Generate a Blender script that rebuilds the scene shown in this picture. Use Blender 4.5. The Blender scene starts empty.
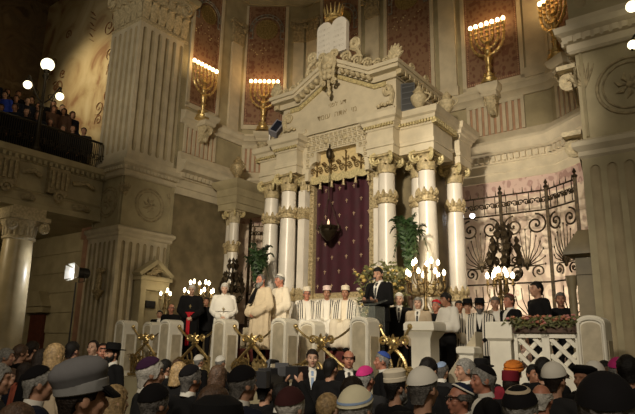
import bpy, bmesh, math, random
from mathutils import Vector, Matrix
from mathutils.bvhtree import BVHTree
R = math.radians
PI = math.pi
rnd = random.Random(11)
COL = bpy.context.scene.collection
# ---- the building's own frame: u along the front of the ark, n inwards (away from the hall), z up
AL = R(37.3)
OX, OY = 0.513, 14.0
FRAME = Matrix.Translation((OX, OY, 0)) @ Matrix.Rotation(-AL, 4, 'Z')
def aw(u, n, z=0.0): return FRAME @ Vector((u, n, z))

# ------------------------------------------------------------------ materials
MATS = {}
def mat(name, col, rough=0.6, metal=0.0, var=0.0, scale=6.0, bump=0.0, bscale=30.0, col2=None, emit=None, estr=0.0, spec=0.5, trans=0.0, detail=4.0, sheen=0.0):
    m = bpy.data.materials.new(name); m.use_nodes = True
    nt = m.node_tree; b = nt.nodes['Principled BSDF']
    b.inputs['Base Color'].default_value = (*col, 1)
    b.inputs['Roughness'].default_value = rough
    b.inputs['Metallic'].default_value = metal
    b.inputs['Specular IOR Level'].default_value = spec
    if trans: b.inputs['Transmission Weight'].default_value = trans
    if sheen: b.inputs['Sheen Weight'].default_value = sheen
    if emit:
        b.inputs['Emission Color'].default_value = (*emit, 1); b.inputs['Emission Strength'].default_value = estr
    tc = nt.nodes.new('ShaderNodeTexCoord')
    if var or col2:
        n = nt.nodes.new('ShaderNodeTexNoise'); n.inputs['Scale'].default_value = scale; n.inputs['Detail'].default_value = detail
        nt.links.new(tc.outputs['Object'], n.inputs['Vector'])
        r = nt.nodes.new('ShaderNodeValToRGB')
        c2 = col2 if col2 else tuple(c * (1 - var) for c in col)
        r.color_ramp.elements[0].position = 0.36; r.color_ramp.elements[0].color = (*c2, 1)
        r.color_ramp.elements[1].position = 0.64; r.color_ramp.elements[1].color = (*col, 1)
        nt.links.new(n.outputs['Fac'], r.inputs['Fac']); nt.links.new(r.outputs['Color'], b.inputs['Base Color'])
    if bump:
        n2 = nt.nodes.new('ShaderNodeTexNoise'); n2.inputs['Scale'].default_value = bscale; n2.inputs['Detail'].default_value = 3
        nt.links.new(tc.outputs['Object'], n2.inputs['Vector'])
        bp = nt.nodes.new('ShaderNodeBump'); bp.inputs['Strength'].default_value = bump; bp.inputs['Distance'].default_value = 0.02
        nt.links.new(n2.outputs['Fac'], bp.inputs['Height']); nt.links.new(bp.outputs['Normal'], b.inputs['Normal'])
    MATS[name] = m
    return m

def damask(name, c1, c2, scale, rough=0.7, edge=0.5, mix=1.0):
    """two-colour woven damask: mirrored waves and rings, in object space"""
    m = mat(name, c1, rough)
    nt = m.node_tree; b = nt.nodes['Principled BSDF']
    tc = nt.nodes.new('ShaderNodeTexCoord')
    mp = nt.nodes.new('ShaderNodeMapping'); mp.inputs['Scale'].default_value = (scale, scale, scale * 0.7)
    nt.links.new(tc.outputs['Object'], mp.inputs['Vector'])
    v = nt.nodes.new('ShaderNodeTexVoronoi'); v.feature = 'SMOOTH_F1'; v.inputs['Scale'].default_value = 1.0; v.inputs['Randomness'].default_value = 0.35
    nt.links.new(mp.outputs['Vector'], v.inputs['Vector'])
    mul = nt.nodes.new('ShaderNodeMath'); mul.operation = 'MULTIPLY'; mul.inputs[1].default_value = 17.0
    nt.links.new(v.outputs['Distance'], mul.inputs[0])
    sn = nt.nodes.new('ShaderNodeMath'); sn.operation = 'SINE'; nt.links.new(mul.outputs[0], sn.inputs[0])
    nz = nt.nodes.new('ShaderNodeTexNoise'); nz.inputs['Scale'].default_value = 2.2; nz.inputs['Detail'].default_value = 3
    nt.links.new(mp.outputs['Vector'], nz.inputs['Vector'])
    ad = nt.nodes.new('ShaderNodeMath'); ad.operation = 'MULTIPLY_ADD'; ad.inputs[1].default_value = 0.30; 
    nt.links.new(sn.outputs[0], ad.inputs[0]); nt.links.new(nz.outputs['Fac'], ad.inputs[2])
    r = nt.nodes.new('ShaderNodeValToRGB')
    r.color_ramp.elements[0].position = edge - 0.1; r.color_ramp.elements[0].color = (*c1, 1)
    r.color_ramp.elements[1].position = edge + 0.12; r.color_ramp.elements[1].color = (*[a + (bb - a) * mix for a, bb in zip(c1, c2)], 1)
    nt.links.new(ad.outputs[0], r.inputs['Fac']); nt.links.new(r.outputs['Color'], b.inputs['Base Color'])
    return m

def painted(name, base, tones, scale):
    """an old wall painting: blotches of several earths and ochres"""
    m = mat(name, base, 0.8)
    nt = m.node_tree; b = nt.nodes['Principled BSDF']
    tc = nt.nodes.new('ShaderNodeTexCoord')
    n = nt.nodes.new('ShaderNodeTexNoise'); n.inputs['Scale'].default_value = scale; n.inputs['Detail'].default_value = 7; n.inputs['Distortion'].default_value = 1.6
    nt.links.new(tc.outputs['Object'], n.inputs['Vector'])
    r = nt.nodes.new('ShaderNodeValToRGB')
    els = r.color_ramp.elements
    els[0].position = 0.36; els[0].color = (*tones[0], 1); els[1].position = 0.66; els[1].color = (*tones[-1], 1)
    for k, t in enumerate(tones[1:-1]):
        e = els.new(0.36 + 0.3 * (k + 1) / (len(tones) - 1)); e.color = (*t, 1)
    nt.links.new(n.outputs['Fac'], r.inputs['Fac']); nt.links.new(r.outputs['Color'], b.inputs['Base Color'])
    return m

def striped(name, base, dark, axis, freq, lo, hi, rough=0.85):
    """cloth with dark woven bands across one axis between lo and hi"""
    m = mat(name, base, rough)
    nt = m.node_tree; b = nt.nodes['Principled BSDF']
    tc = nt.nodes.new('ShaderNodeTexCoord'); sp = nt.nodes.new('ShaderNodeSeparateXYZ')
    nt.links.new(tc.outputs['Object'], sp.inputs[0])
    a = nt.nodes.new('ShaderNodeMath'); a.operation = 'MULTIPLY'; a.inputs[1].default_value = freq
    nt.links.new(sp.outputs[axis], a.inputs[0])
    s = nt.nodes.new('ShaderNodeMath'); s.operation = 'SINE'; nt.links.new(a.outputs[0], s.inputs[0])
    g = nt.nodes.new('ShaderNodeMath'); g.operation = 'GREATER_THAN'; g.inputs[1].default_value = 0.1; nt.links.new(s.outputs[0], g.inputs[0])
    ab = nt.nodes.new('ShaderNodeMath'); ab.operation = 'ABSOLUTE'; nt.links.new(sp.outputs[axis], ab.inputs[0])
    c1 = nt.nodes.new('ShaderNodeMath'); c1.operation = 'GREATER_THAN'; c1.inputs[1].default_value = lo; nt.links.new(ab.outputs[0], c1.inputs[0])
    c2 = nt.nodes.new('ShaderNodeMath'); c2.operation = 'LESS_THAN'; c2.inputs[1].default_value = hi; nt.links.new(ab.outputs[0], c2.inputs[0])
    m1 = nt.nodes.new('ShaderNodeMath'); m1.operation = 'MULTIPLY'; nt.links.new(g.outputs[0], m1.inputs[0]); nt.links.new(c1.outputs[0], m1.inputs[1])
    m2 = nt.nodes.new('ShaderNodeMath'); m2.operation = 'MULTIPLY'; nt.links.new(m1.outputs[0], m2.inputs[0]); nt.links.new(c2.outputs[0], m2.inputs[1])
    mx = nt.nodes.new('ShaderNodeMix'); mx.data_type = 'RGBA'
    mx.inputs[6].default_value = (*base, 1); mx.inputs[7].default_value = (*dark, 1)
    nt.links.new(m2.outputs[0], mx.inputs[0]); nt.links.new(mx.outputs[2], b.inputs['Base Color'])
    return m

BRASS_D = mat('tarnished_brass', (0.26, 0.18, 0.08), 0.45, 0.8, var=0.5, scale=18)
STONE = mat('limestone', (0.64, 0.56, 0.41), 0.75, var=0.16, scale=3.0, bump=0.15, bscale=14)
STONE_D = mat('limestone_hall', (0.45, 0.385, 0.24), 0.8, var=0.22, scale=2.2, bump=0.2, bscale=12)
STONE_SL = mat('limestone_flute_shade', (0.42, 0.345, 0.215), 0.85, var=0.2, scale=3)  # same stone, darker: shade of the grooves put into the colour
CAPSTONE = mat('gilded_capital_stone', (0.56, 0.45, 0.25), 0.55, 0.1, var=0.4, scale=14, bump=0.3, bscale=40)
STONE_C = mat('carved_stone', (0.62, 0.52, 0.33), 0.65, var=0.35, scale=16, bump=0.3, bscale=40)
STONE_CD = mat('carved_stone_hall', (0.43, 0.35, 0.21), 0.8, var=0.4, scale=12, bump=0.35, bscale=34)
MARBLE = mat('white_marble', (0.78, 0.72, 0.63), 0.32, var=0.14, scale=2.0, spec=0.5)
MARBLE_Y = mat('veined_marble', (0.56, 0.46, 0.27), 0.35, var=0.25, scale=2.4)
MARBLE_P = mat('pink_marble', (0.36, 0.20, 0.13), 0.45, var=0.35, scale=3)
MARBLE_G = mat('brown_marble', (0.25, 0.20, 0.115), 0.5, var=0.4, scale=2.2)
POSTSTONE = mat('pale_balustrade_stone', (0.80, 0.75, 0.63), 0.55, var=0.12, scale=4)
POSTPANEL = mat('veined_panel_stone', (0.55, 0.47, 0.33), 0.5, var=0.3, scale=5)
GOLD = mat('gold', (0.80, 0.60, 0.27), 0.36, 0.9, var=0.35, scale=18, bump=0.3, bscale=40)
GOLD_D = mat('old_gold', (0.50, 0.36, 0.15), 0.45, 0.8, var=0.5, scale=20, bump=0.4, bscale=40)
GILT = mat('gilt_paint', (0.58, 0.46, 0.26), 0.5, 0.25, var=0.45, scale=22, bump=0.4, bscale=40)
GILT_P = mat('pale_gilt', (0.68, 0.57, 0.30), 0.5, 0.15, var=0.35, scale=22, bump=0.5, bscale=40)
BRONZE = mat('dark_bronze', (0.045, 0.032, 0.018), 0.45, 0.7)
IRON = mat('black_iron', (0.035, 0.027, 0.016), 0.5, 0.6)
IRON_G = mat('gilded_iron', (0.075, 0.052, 0.026), 0.5, 0.7, var=0.6, scale=12)
RED_DAMASK = damask('red_damask', (0.165, 0.070, 0.042), (0.25, 0.145, 0.085), 6.5, edge=0.52)
RED_DAMASK2 = damask('brown_damask', (0.16, 0.085, 0.05), (0.24, 0.13, 0.08), 3.0, edge=0.55)
WALLPAPER = damask('rose_damask', (0.72, 0.60, 0.47), (0.52, 0.40, 0.315), 2.6, edge=0.56)
WALLBAND = damask('rose_band', (0.40, 0.25, 0.22), (0.58, 0.42, 0.36), 5.0, edge=0.5)
PINK_FL = mat('pink_stripe_stone', (0.50, 0.30, 0.19), 0.7, var=0.2, scale=4)
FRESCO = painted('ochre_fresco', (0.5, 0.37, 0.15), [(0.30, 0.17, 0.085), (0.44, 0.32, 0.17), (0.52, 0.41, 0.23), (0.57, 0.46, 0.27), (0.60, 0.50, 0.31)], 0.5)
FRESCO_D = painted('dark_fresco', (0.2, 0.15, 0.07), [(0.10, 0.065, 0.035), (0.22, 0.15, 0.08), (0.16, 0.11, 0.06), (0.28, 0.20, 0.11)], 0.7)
BURGUNDY = mat('burgundy_velvet', (0.048, 0.0032, 0.012), 0.75, var=0.3, scale=4, sheen=0.08)
SILVERTHREAD = mat('pale_gold_thread', (0.42, 0.29, 0.19), 0.5, 0.2)
FLOORM = mat('dark_floor', (0.10, 0.075, 0.05), 0.4, var=0.3, scale=2)
CARPET = mat('red_carpet', (0.14, 0.03, 0.025), 0.95, var=0.3, scale=30)
BULB = mat('lit_bulb', (1, 0.85, 0.6), 0.3, emit=(1.0, 0.74, 0.36), estr=9)
FLAME = mat('lit_candle_bulb', (1, 0.9, 0.7), 0.3, emit=(1.0, 0.83, 0.52), estr=14)
GLOBE = mat('lit_opal_globe', (1, 0.95, 0.85), 0.3, emit=(1.0, 0.86, 0.55), estr=3)
LEDLIGHT = mat('lit_lamp_face', (1, 1, 1), 0.3, emit=(0.93, 0.96, 1.0), estr=18)
BLACKP = mat('black_plastic', (0.018, 0.018, 0.02), 0.4)
GREYP = mat('grey_plastic', (0.06, 0.06, 0.065), 0.45)
BLUEP = mat('blue_grey_plastic', (0.05, 0.055, 0.085), 0.4)
WHITEP = mat('white_plastic', (0.8, 0.77, 0.7), 0.45)
LENS = mat('lens_glass', (0.01, 0.015, 0.03), 0.08)
ACRYL = mat('clear_acrylic', (0.75, 0.80, 0.72), 0.1)
ACRYL.node_tree.nodes['Principled BSDF'].inputs['Alpha'].default_value = 0.10
LEAF = mat('palm_leaf', (0.035, 0.075, 0.022), 0.5, var=0.5, scale=9)
LEAF2 = mat('garden_leaf', (0.15, 0.15, 0.05), 0.6, var=0.5, scale=14)
FLOWER_O = mat('orange_blossom', (0.46, 0.17, 0.09), 0.6, var=0.4, scale=20)
FLOWER_Y = mat('yellow_blossom', (0.58, 0.42, 0.12), 0.6, var=0.5, scale=20)
FLOWER_P = mat('pink_blossom', (0.62, 0.25, 0.22), 0.6, var=0.4, scale=20)
PAPER = mat('paper', (0.8, 0.76, 0.66), 0.8)
WOODD = mat('dark_wood', (0.09, 0.045, 0.025), 0.45, var=0.4, scale=7)
def skinmat(name, c):
    m = mat(name, c, 0.5, var=0.18, scale=20)
    m.node_tree.nodes['Principled BSDF'].inputs['Subsurface Weight'].default_value = 0.0
    return m
SKIN = skinmat('skin', (0.50, 0.27, 0.175)); SKIN_L = skinmat('skin_pale', (0.60, 0.36, 0.25)); SKIN_D = skinmat('skin_tan', (0.38, 0.18, 0.105)); SKIN_R = skinmat('skin_ruddy', (0.52, 0.22, 0.14))
SKINS = {'m': SKIN, 'l': SKIN_L, 'd': SKIN_D, 'r': SKIN_R}
EYEW = mat('eye_white', (0.42, 0.37, 0.32), 0.3); EYED = mat('eye_dark', (0.02, 0.015, 0.01), 0.2); LIPM = mat('lips', (0.36, 0.13, 0.10), 0.5)
def cloth(name, c, var=0.15): return mat('cloth_' + name, c, 0.9, spec=0.15, var=var, scale=10, bump=0.25, bscale=9)
CL = dict(black=cloth('black', (0.008, 0.0075, 0.008)), navy=cloth('navy', (0.011, 0.013, 0.024)), charcoal=cloth('charcoal', (0.026, 0.025, 0.026)), grey=cloth('grey', (0.075, 0.072, 0.07)),
          white=cloth('white', (0.80, 0.76, 0.68), 0.06), cream=cloth('cream', (0.66, 0.54, 0.37), 0.12), ivory=cloth('ivory', (0.78, 0.69, 0.54), 0.08), blue=cloth('blue', (0.03, 0.06, 0.42)),
          red=cloth('red', (0.50, 0.02, 0.03)), coral=cloth('coral', (0.38, 0.10, 0.06)), magenta=cloth('magenta', (0.52, 0.035, 0.19)), darkred=cloth('darkred', (0.20, 0.018, 0.03)), brown=cloth('brown', (0.085, 0.045, 0.03)),
          beige=cloth('beige', (0.50, 0.40, 0.28)), brightblue=cloth('brightblue', (0.05, 0.10, 0.40)), lightblue=cloth('lightblue', (0.30, 0.40, 0.60)), capgrey=cloth('capgrey', (0.16, 0.155, 0.16)), bandgrey=cloth('bandgrey', (0.27, 0.265, 0.26)),
          orange=cloth('orange', (0.62, 0.19, 0.03), 0.4), pinkwhite=cloth('pinkwhite', (0.80, 0.62, 0.57), 0.06), kip=cloth('kippah_black', (0.008, 0.007, 0.008)), kipbrown=cloth('kippah_brown', (0.055, 0.018, 0.018)), kippurple=cloth('kippah_purple', (0.05, 0.018, 0.05)), kipnavy=cloth('kippah_navy', (0.02, 0.025, 0.06)), yellowwhite=cloth('yellowwhite', (0.72, 0.66, 0.47), 0.08))
HA = dict(black=mat('hair_black', (0.010, 0.008, 0.007), 0.6, spec=0.25, var=0.3, scale=60, bump=0.5, bscale=80), dark=mat('hair_dark', (0.022, 0.014, 0.010), 0.6, spec=0.25, var=0.4, scale=60, bump=0.5, bscale=80),
          brown=mat('hair_brown', (0.10, 0.052, 0.028), 0.55, var=0.5, scale=50, bump=0.5, bscale=80), blond=mat('hair_blond', (0.45, 0.30, 0.14), 0.5, var=0.5, scale=40, bump=0.5, bscale=70),
          grey=mat('hair_grey', (0.30, 0.285, 0.26), 0.6, var=0.5, scale=55, bump=0.5, bscale=80), white=mat('hair_white', (0.62, 0.58, 0.52), 0.6, var=0.25, scale=50, bump=0.5, bscale=80), salt=mat('hair_salt', (0.15, 0.135, 0.12), 0.6, var=0.6, scale=55, bump=0.5, bscale=80))
TALLIT = striped('tallit_side_stripes', (0.74, 0.68, 0.57), (0.025, 0.022, 0.022), 'Z', 120, 0.0, 9.0)
TALLIT_X = striped('tallit_front_stripes', (0.76, 0.70, 0.60), (0.02, 0.018, 0.02), 'X', 150, 0.085, 0.215)
TALLIT_H = striped('tallit_hem_stripes', (0.76, 0.70, 0.58), (0.03, 0.026, 0.024), 'Z', 105, 0.0, 0.0)

# ------------------------------------------------------------------ mesh builder
class MB:
    def __init__(self): self.v = []; self.f = []; self.mi = []; self.M = None; self.cm = 0
    def add(self, vs, fs):
        o = len(self.v)
        if self.M is not None: self.v += [tuple(self.M @ Vector(p)) for p in vs]
        else: self.v += [tuple(p) for p in vs]
        self.f += [tuple(i + o for i in f) for f in fs]; self.mi += [self.cm] * len(fs)
        return self
    def box(self, x0, x1, y0, y1, z0, z1):
        return self.add([(x0,y0,z0),(x1,y0,z0),(x1,y1,z0),(x0,y1,z0),(x0,y0,z1),(x1,y0,z1),(x1,y1,z1),(x0,y1,z1)],
                        [(0,3,2,1),(4,5,6,7),(0,1,5,4),(1,2,6,5),(2,3,7,6),(3,0,4,7)])
    def obox(self, a, b, w, h):
        """bar from a to b, w wide, h high"""
        a = Vector(a); b = Vector(b); d = (b - a).normalized()
        up = Vector((0,0,1)) if abs(d.z) < 0.95 else Vector((0,1,0))
        s = d.cross(up).normalized(); t = s.cross(d).normalized()
        vs = []
        for p in (a, b):
            for i, j in ((-1,-1),(1,-1),(1,1),(-1,1)): vs.append(p + s * (i * w / 2) + t * (j * h / 2))
        return self.add(vs, [(3,2,1,0),(4,5,6,7),(0,1,5,4),(1,2,6,5),(2,3,7,6),(3,0,4,7)])
    def loft(self, rings, cap=True, close=False):
        n = len(rings[0]); vs = [p for r in rings for p in r]; fs = []
        m = len(rings)
        for i in range(m - 1 + (1 if close else 0)):
            a = i * n; b = ((i + 1) % m) * n
            for j in range(n): fs.append((a + j, a + (j+1) % n, b + (j+1) % n, b + j))
        if cap and not close:
            fs.append(tuple(reversed(range(n)))); fs.append(tuple(range((m-1)*n, m*n)))
        return self.add(vs, fs)
    def lathe(self, prof, c=(0,0,0), seg=16, sx=1, sy=1, a0=0.0):
        rings = [[(c[0] + r*sx*math.cos(a0 + 2*PI*k/seg), c[1] + r*sy*math.sin(a0 + 2*PI*k/seg), c[2] + z) for k in range(seg)] for r, z in prof]
        return self.loft(rings)
    def tube(self, pts, r, seg=6, flat=1.0):
        pts = [Vector(p) for p in pts]; n = len(pts)
        rs = r if isinstance(r, (list, tuple)) else [r] * n
        rings = []; ref = None
        for i, p in enumerate(pts):
            d = (pts[min(i+1, n-1)] - pts[max(i-1, 0)])
            if d.length < 1e-9: d = Vector((0,0,1))
            d.normalize()
            if ref is None:
                ref = Vector((0,0,1)) if abs(d.z) < 0.9 else Vector((0,1,0))
            s = d.cross(ref)
            if s.length < 1e-6: s = d.cross(Vector((1,0,0)))
            s.normalize(); t = s.cross(d).normalized(); ref = t
            rings.append([p + s * (rs[i]*math.cos(2*PI*k/seg)) + t * (rs[i]*flat*math.sin(2*PI*k/seg)) for k in range(seg)])
        return self.loft(rings)
    def prism(self, poly, y0, y1):
        """(x,z) outline extruded from y0 to y1"""
        n = len(poly)
        vs = [(x, y0, z) for x, z in poly] + [(x, y1, z) for x, z in poly]
        fs = [tuple(range(n)), tuple(reversed(range(n, 2*n)))] + [(i, i+n, (i+1) % n + n, (i+1) % n) for i in range(n)]
        return self.add(vs, fs)
    def sph(self, c, r, seg=12, rings=8):
        rx, ry, rz = r if isinstance(r, (tuple, list)) else (r, r, r)
        vs = [(c[0], c[1], c[2] + rz)]; fs = []
        for i in range(1, rings):
            t = PI * i / rings
            for k in range(seg):
                a = 2*PI*k/seg; vs.append((c[0] + rx*math.sin(t)*math.cos(a), c[1] + ry*math.sin(t)*math.sin(a), c[2] + rz*math.cos(t)))
        vs.append((c[0], c[1], c[2] - rz)); L = len(vs) - 1
        for k in range(seg): fs.append((0, 1 + k, 1 + (k+1) % seg))
        for i in range(rings - 2):
            a = 1 + i*seg
            for k in range(seg): fs.append((a + k, a + seg + k, a + seg + (k+1) % seg, a + (k+1) % seg))
        a = 1 + (rings-2)*seg
        for k in range(seg): fs.append((a + k, L, a + (k+1) % seg))
        return self.add(vs, fs)
    def capsule(self, a, b, ra, rb, seg=10):
        a = Vector(a); b = Vector(b); d = b - a
        if d.length < 1e-6: return self.sph(a, ra)
        d.normalize()
        pts = []; rs = []
        for t in (-0.98, -0.8, -0.45): pts.append(a + d*ra*t); rs.append(ra*math.sqrt(1 - t*t))
        pts.append(a); rs.append(ra); pts.append((a+b)/2); rs.append((ra+rb)/2); pts.append(b); rs.append(rb)
        for t in (0.45, 0.8, 0.98): pts.append(b + d*rb*t); rs.append(rb*math.sqrt(1 - t*t))
        return self.tube(pts, rs, seg)
    def sweep(self, path, prof, closed=False, out=1):
        """sweep a (offset, z) profile along a plan polyline with mitred corners; offset grows to the left*out of travel"""
        P = [Vector((p[0], p[1])) for p in path]; n = len(P); rings = []
        for i in range(n):
            if closed or 0 < i < n-1:
                d0 = (P[i] - P[i-1]).normalized(); d1 = (P[(i+1) % n] - P[i]).normalized()
            elif i == 0: d0 = d1 = (P[1] - P[0]).normalized()
            else: d0 = d1 = (P[-1] - P[-2]).normalized()
            n0 = Vector((-d0.y, d0.x)) * out; n1 = Vector((-d1.y, d1.x)) * out
            m = (n0 + n1); m = m / max(1e-6, (1 + n0.dot(n1)))
            rings.append([(P[i].x + m.x*o, P[i].y + m.y*o, z) for o, z in prof])
        return self.loft(rings, cap=not closed, close=closed)
    def build(self, name, material, parent=None, angle=40, loc=None, rotz=0.0):
        me = bpy.data.meshes.new(name); me.from_pydata(self.v, [], self.f)
        mats = material if isinstance(material, (list, tuple)) else [material]
        for m in mats: me.materials.append(m)
        if len(mats) > 1: me.polygons.foreach_set('material_index', self.mi)
        bm = bmesh.new(); bm.from_mesh(me); bmesh.ops.recalc_face_normals(bm, faces=bm.faces); bm.to_mesh(me); bm.free()
        if angle:
            me.shade_smooth(); me.set_sharp_from_angle(angle=R(angle))
        me.update()
        o = bpy.data.objects.new(name, me); COL.objects.link(o)
        if parent is not None: o.parent = parent
        if loc is not None: o.location = loc
        o.rotation_euler.z = rotz
        return o

def tag(o, label=None, cat=None, group=None, kind=None):
    if label: o['label'] = label
    if cat: o['category'] = cat
    if group: o['group'] = group
    if kind: o['kind'] = kind
    return o
def thing(name, label, cat, u, n, z=0.0, rot=0.0, group=None):
    """an Empty at the thing's base, axes along the building's frame (rot turns it further)"""
    o = bpy.data.objects.new(name, None); COL.objects.link(o); o.empty_display_size = 0.1
    o.location = aw(u, n, z); o.rotation_euler = (0, 0, -AL + rot)
    return tag(o, label, cat, group)
def struct(name, mb, m, parent=None, angle=40):
    o = mb.build(name, m, parent, angle)
    if parent is None:
        o.location = (OX, OY, 0); o.rotation_euler = (0, 0, -AL); o['kind'] = 'structure'
    return o
def copy_tree(o, parent=None):
    c = o.copy(); COL.objects.link(c)
    if parent is not None: c.parent = parent
    for ch in list(o.children): copy_tree(ch, c)
    return c
def block(mb, u0, u1, n0, n1, prof):
    """rectangular footprint grown by the (offset, z) profile"""
    mb.loft([[(u0-o, n0-o, z), (u1+o, n0-o, z), (u1+o, n1+o, z), (u0-o, n1+o, z)] for o, z in prof]); return mb
def spiral(c, r0, turns, ax, ay, s=1, n=26, start=0.0, rend=0.12):
    c = Vector(c); ax = Vector(ax); ay = Vector(ay); out = []
    for i in range(n + 1):
        t = i / n; a = start + s * turns * 2*PI * t; r = r0 * (1 - t * (1 - rend))
        out.append(c + ax * (r*math.cos(a)) + ay * (r*math.sin(a)))
    return out
def bez(p0, p1, p2, p3, n=10):
    p0, p1, p2, p3 = map(Vector, (p0, p1, p2, p3)); out = []
    for i in range(n + 1):
        t = i / n; q = 1 - t
        out.append(p0*q**3 + p1*3*q*q*t + p2*3*q*t*t + p3*t**3)
    return out
def text_mb(s, size, place, depth=0.006, align='CENTER'):
    """Hebrew lettering as a mesh builder; place maps (x,y,d) to a point"""
    cu = bpy.data.curves.new('lettering', 'FONT'); cu.body = s[::-1]; cu.size = size; cu.extrude = depth; cu.align_x = align; cu.resolution_u = 2
    o = bpy.data.objects.new('lettering', cu); COL.objects.link(o)
    dg = bpy.context.evaluated_depsgraph_get(); me = o.evaluated_get(dg).to_mesh()
    vs = [place(v.co.x, v.co.y, v.co.z) for v in me.vertices]; fs = [tuple(p.vertices) for p in me.polygons]
    o.evaluated_get(dg).to_mesh_clear(); bpy.data.objects.remove(o); bpy.data.curves.remove(cu)
    return vs, fs

def slots(mb, p0, p1, z0, z1, count, nrm, depth=0.06, frac=0.5, top=0.16, bot=0.16, margin=0.06, mslot=1):
    """a fluted face: count round-ended grooves sunk into a flat face; slot faces take material mslot"""
    p0 = Vector((p0[0], p0[1], 0)); p1 = Vector((p1[0], p1[1], 0)); L = (p1 - p0).length; d = (p1 - p0) / L
    nn = Vector((nrm[0], nrm[1], 0)).normalized()
    def F(s, z, k): q = p0 + d * s + nn * k; return (q.x, q.y, z)
    cm0 = mb.cm
    w = (L - 2*margin) / count
    for a, b in ((0, margin), (L - margin, L)):
        mb.add([F(a, z0, 0), F(b, z0, 0), F(b, z1, 0), F(a, z1, 0)], [(0,1,2,3)])
    for i in range(count):
        a = margin + i*w; b = a + w; c = (a+b)/2; h = w*frac/2
        zb = z0 + bot; zt = z1 - top
        out = []; sq = []
        K = 6
        for k in range(K + 1):
            t = PI * k / K; out.append((c + h*math.cos(t), zt - h + h*math.sin(t)))
        for k in range(K + 1):
            t = PI + PI * k / K; out.append((c + h*math.cos(t), zb + h + h*math.sin(t)))
        n = len(out)
        for k in range(n):
            if k <= K: 
                t = k / K; sq.append((b + (a-b)*t, z1) if 0 < k < K else ((b, z1) if k == 0 else (a, z1)))
            else:
                t = (k - K - 1) / K; sq.append((a + (b-a)*t, z0))
        mb.cm = cm0
        vs = [F(s, z, 0) for s, z in sq] + [F(s, z, 0) for s, z in out]
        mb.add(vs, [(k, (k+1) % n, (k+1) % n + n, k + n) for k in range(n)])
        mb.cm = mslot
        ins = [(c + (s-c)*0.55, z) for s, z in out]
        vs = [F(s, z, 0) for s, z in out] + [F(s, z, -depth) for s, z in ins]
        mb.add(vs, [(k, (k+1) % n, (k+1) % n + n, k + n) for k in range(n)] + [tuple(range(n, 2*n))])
    mb.cm = cm0
    return mb
def leaf(mb, base, out, h, w, curl=0.06, seg=5, thick=0.012):
    """an acanthus leaf rising from base and curling outwards"""
    base = Vector(base); out = Vector(out).normalized(); side = Vector((-out.y, out.x, 0)); up = Vector((0,0,1))
    rings = []
    for i in range(seg + 1):
        t = i / seg
        if t < 0.75: p = base + up*(h*t/0.75*0.92) + out*(curl*0.35*t)
        else:
            q = (t-0.75)/0.25; p = base + up*(h*(0.92 + 0.08*math.sin(q*PI*0.7) - 0.12*q*q)) + out*(curl*(0.26 + 0.85*q))
        ww = w * (0.75 + 0.35*math.sin(PI*min(1, t*1.1))) * (1 - 0.75*max(0, t-0.7)/0.3) * 0.5
        nrm = out
        rings.append([p - side*ww, p + nrm*thick*1.6, p + side*ww, p - nrm*thick])
    mb.loft(rings)
def capital(mb, x, y, z, r, h, vr=None, gold=None, front=True):
    """composite capital: bell, two tiers of leaves, four corner scrolls, abacus"""
    vr = vr or h * 0.2
    mb.lathe([(r, 0), (r*1.12, 0.01), (r*1.12, h*0.05), (r*0.9, h*0.07), (r*0.78, h*0.3), (r*0.8, h*0.5), (r*1.0, h*0.8), (r*1.1, h*0.86), (r*0.9, h*0.87)], (x, y, z), 16)
    for tier, (hh, w, off, b) in enumerate(((h*0.42, r*0.72, 0, h*0.06), (h*0.68, r*0.66, 0.5, h*0.08))):
        for k in range(8):
            a = 2*PI*(k + off)/8 + PI/8; o = (math.cos(a), math.sin(a), 0)
            leaf(mb, (x + o[0]*r*0.92, y + o[1]*r*0.92, z + b), o, hh, w*0.86, r*0.72)
    for k in range(4):
        a = PI/4 + k*PI/2; o = Vector((math.cos(a), math.sin(a), 0))
        (gold[k] if isinstance(gold, list) else gold or mb).tube(spiral(Vector((x, y, z + h*0.76)) + o*(r*1.32), vr, 1.9, o, (0,0,1), s=-1, start=PI*0.62, n=20), [vr*0.27]*10 + [vr*0.22]*11, 6)
    s = r*1.42
    mb.loft([[(x-s*c, y-s*c, z+h*q), (x, y-s*c*0.86, z+h*q), (x+s*c, y-s*c, z+h*q), (x+s*c*0.86, y, z+h*q), (x+s*c, y+s*c, z+h*q), (x, y+s*c*0.86, z+h*q), (x-s*c, y+s*c, z+h*q), (x-s*c*0.86, y, z+h*q)] for c, q in ((0.92, 0.87), (1.0, 0.90), (1.0, 0.97), (1.06, 1.0))])
def urn(mb, x, y, z, h):
    p = [(0.18,0),(0.18,0.06),(0.08,0.10),(0.07,0.16),(0.10,0.2),(0.20,0.32),(0.27,0.50),(0.27,0.60),(0.18,0.68),(0.15,0.74),(0.2,0.78),(0.14,0.84),(0.10,0.90),(0.06,0.97),(0.0,1.0)]
    mb.lathe([(r*h, q*h) for r, q in p], (x, y, z), 14)
    for k in range(2):
        s = 1 if k else -1
        mb.tube([(x + s*h*(0.20 + 0.2*math.sin(PI*t/8)), y, z + h*(0.72 - 0.34*t/8)) for t in range(9)], h*0.03, 5)
# ================================================================== THE BUILDING
fl = MB(); fl.box(-15, 11, -16, 4.6, -0.3, 0.0); struct('floor', fl, FLOORM)
# raised platform before the ark, its front step and the steps of the ark
pd = MB(); pd.box(-6.15, 6.75, -3.45, 4.0, 0.0, 1.12); struct('floor_platform', pd, STONE_D)
pd = MB(); pd.box(-3.05, 2.3, -2.98, 1.6, 1.12, 1.47); pd.box(2.3, 3.3, -2.98, -2.2, 1.12, 1.47); struct('floor_dais', pd, CARPET)
pd = MB(); pd.box(-1.7, 1.7, -1.85, 2.0, 1.47, 1.78); struct('floor_ark_step', pd, CARPET)

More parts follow.
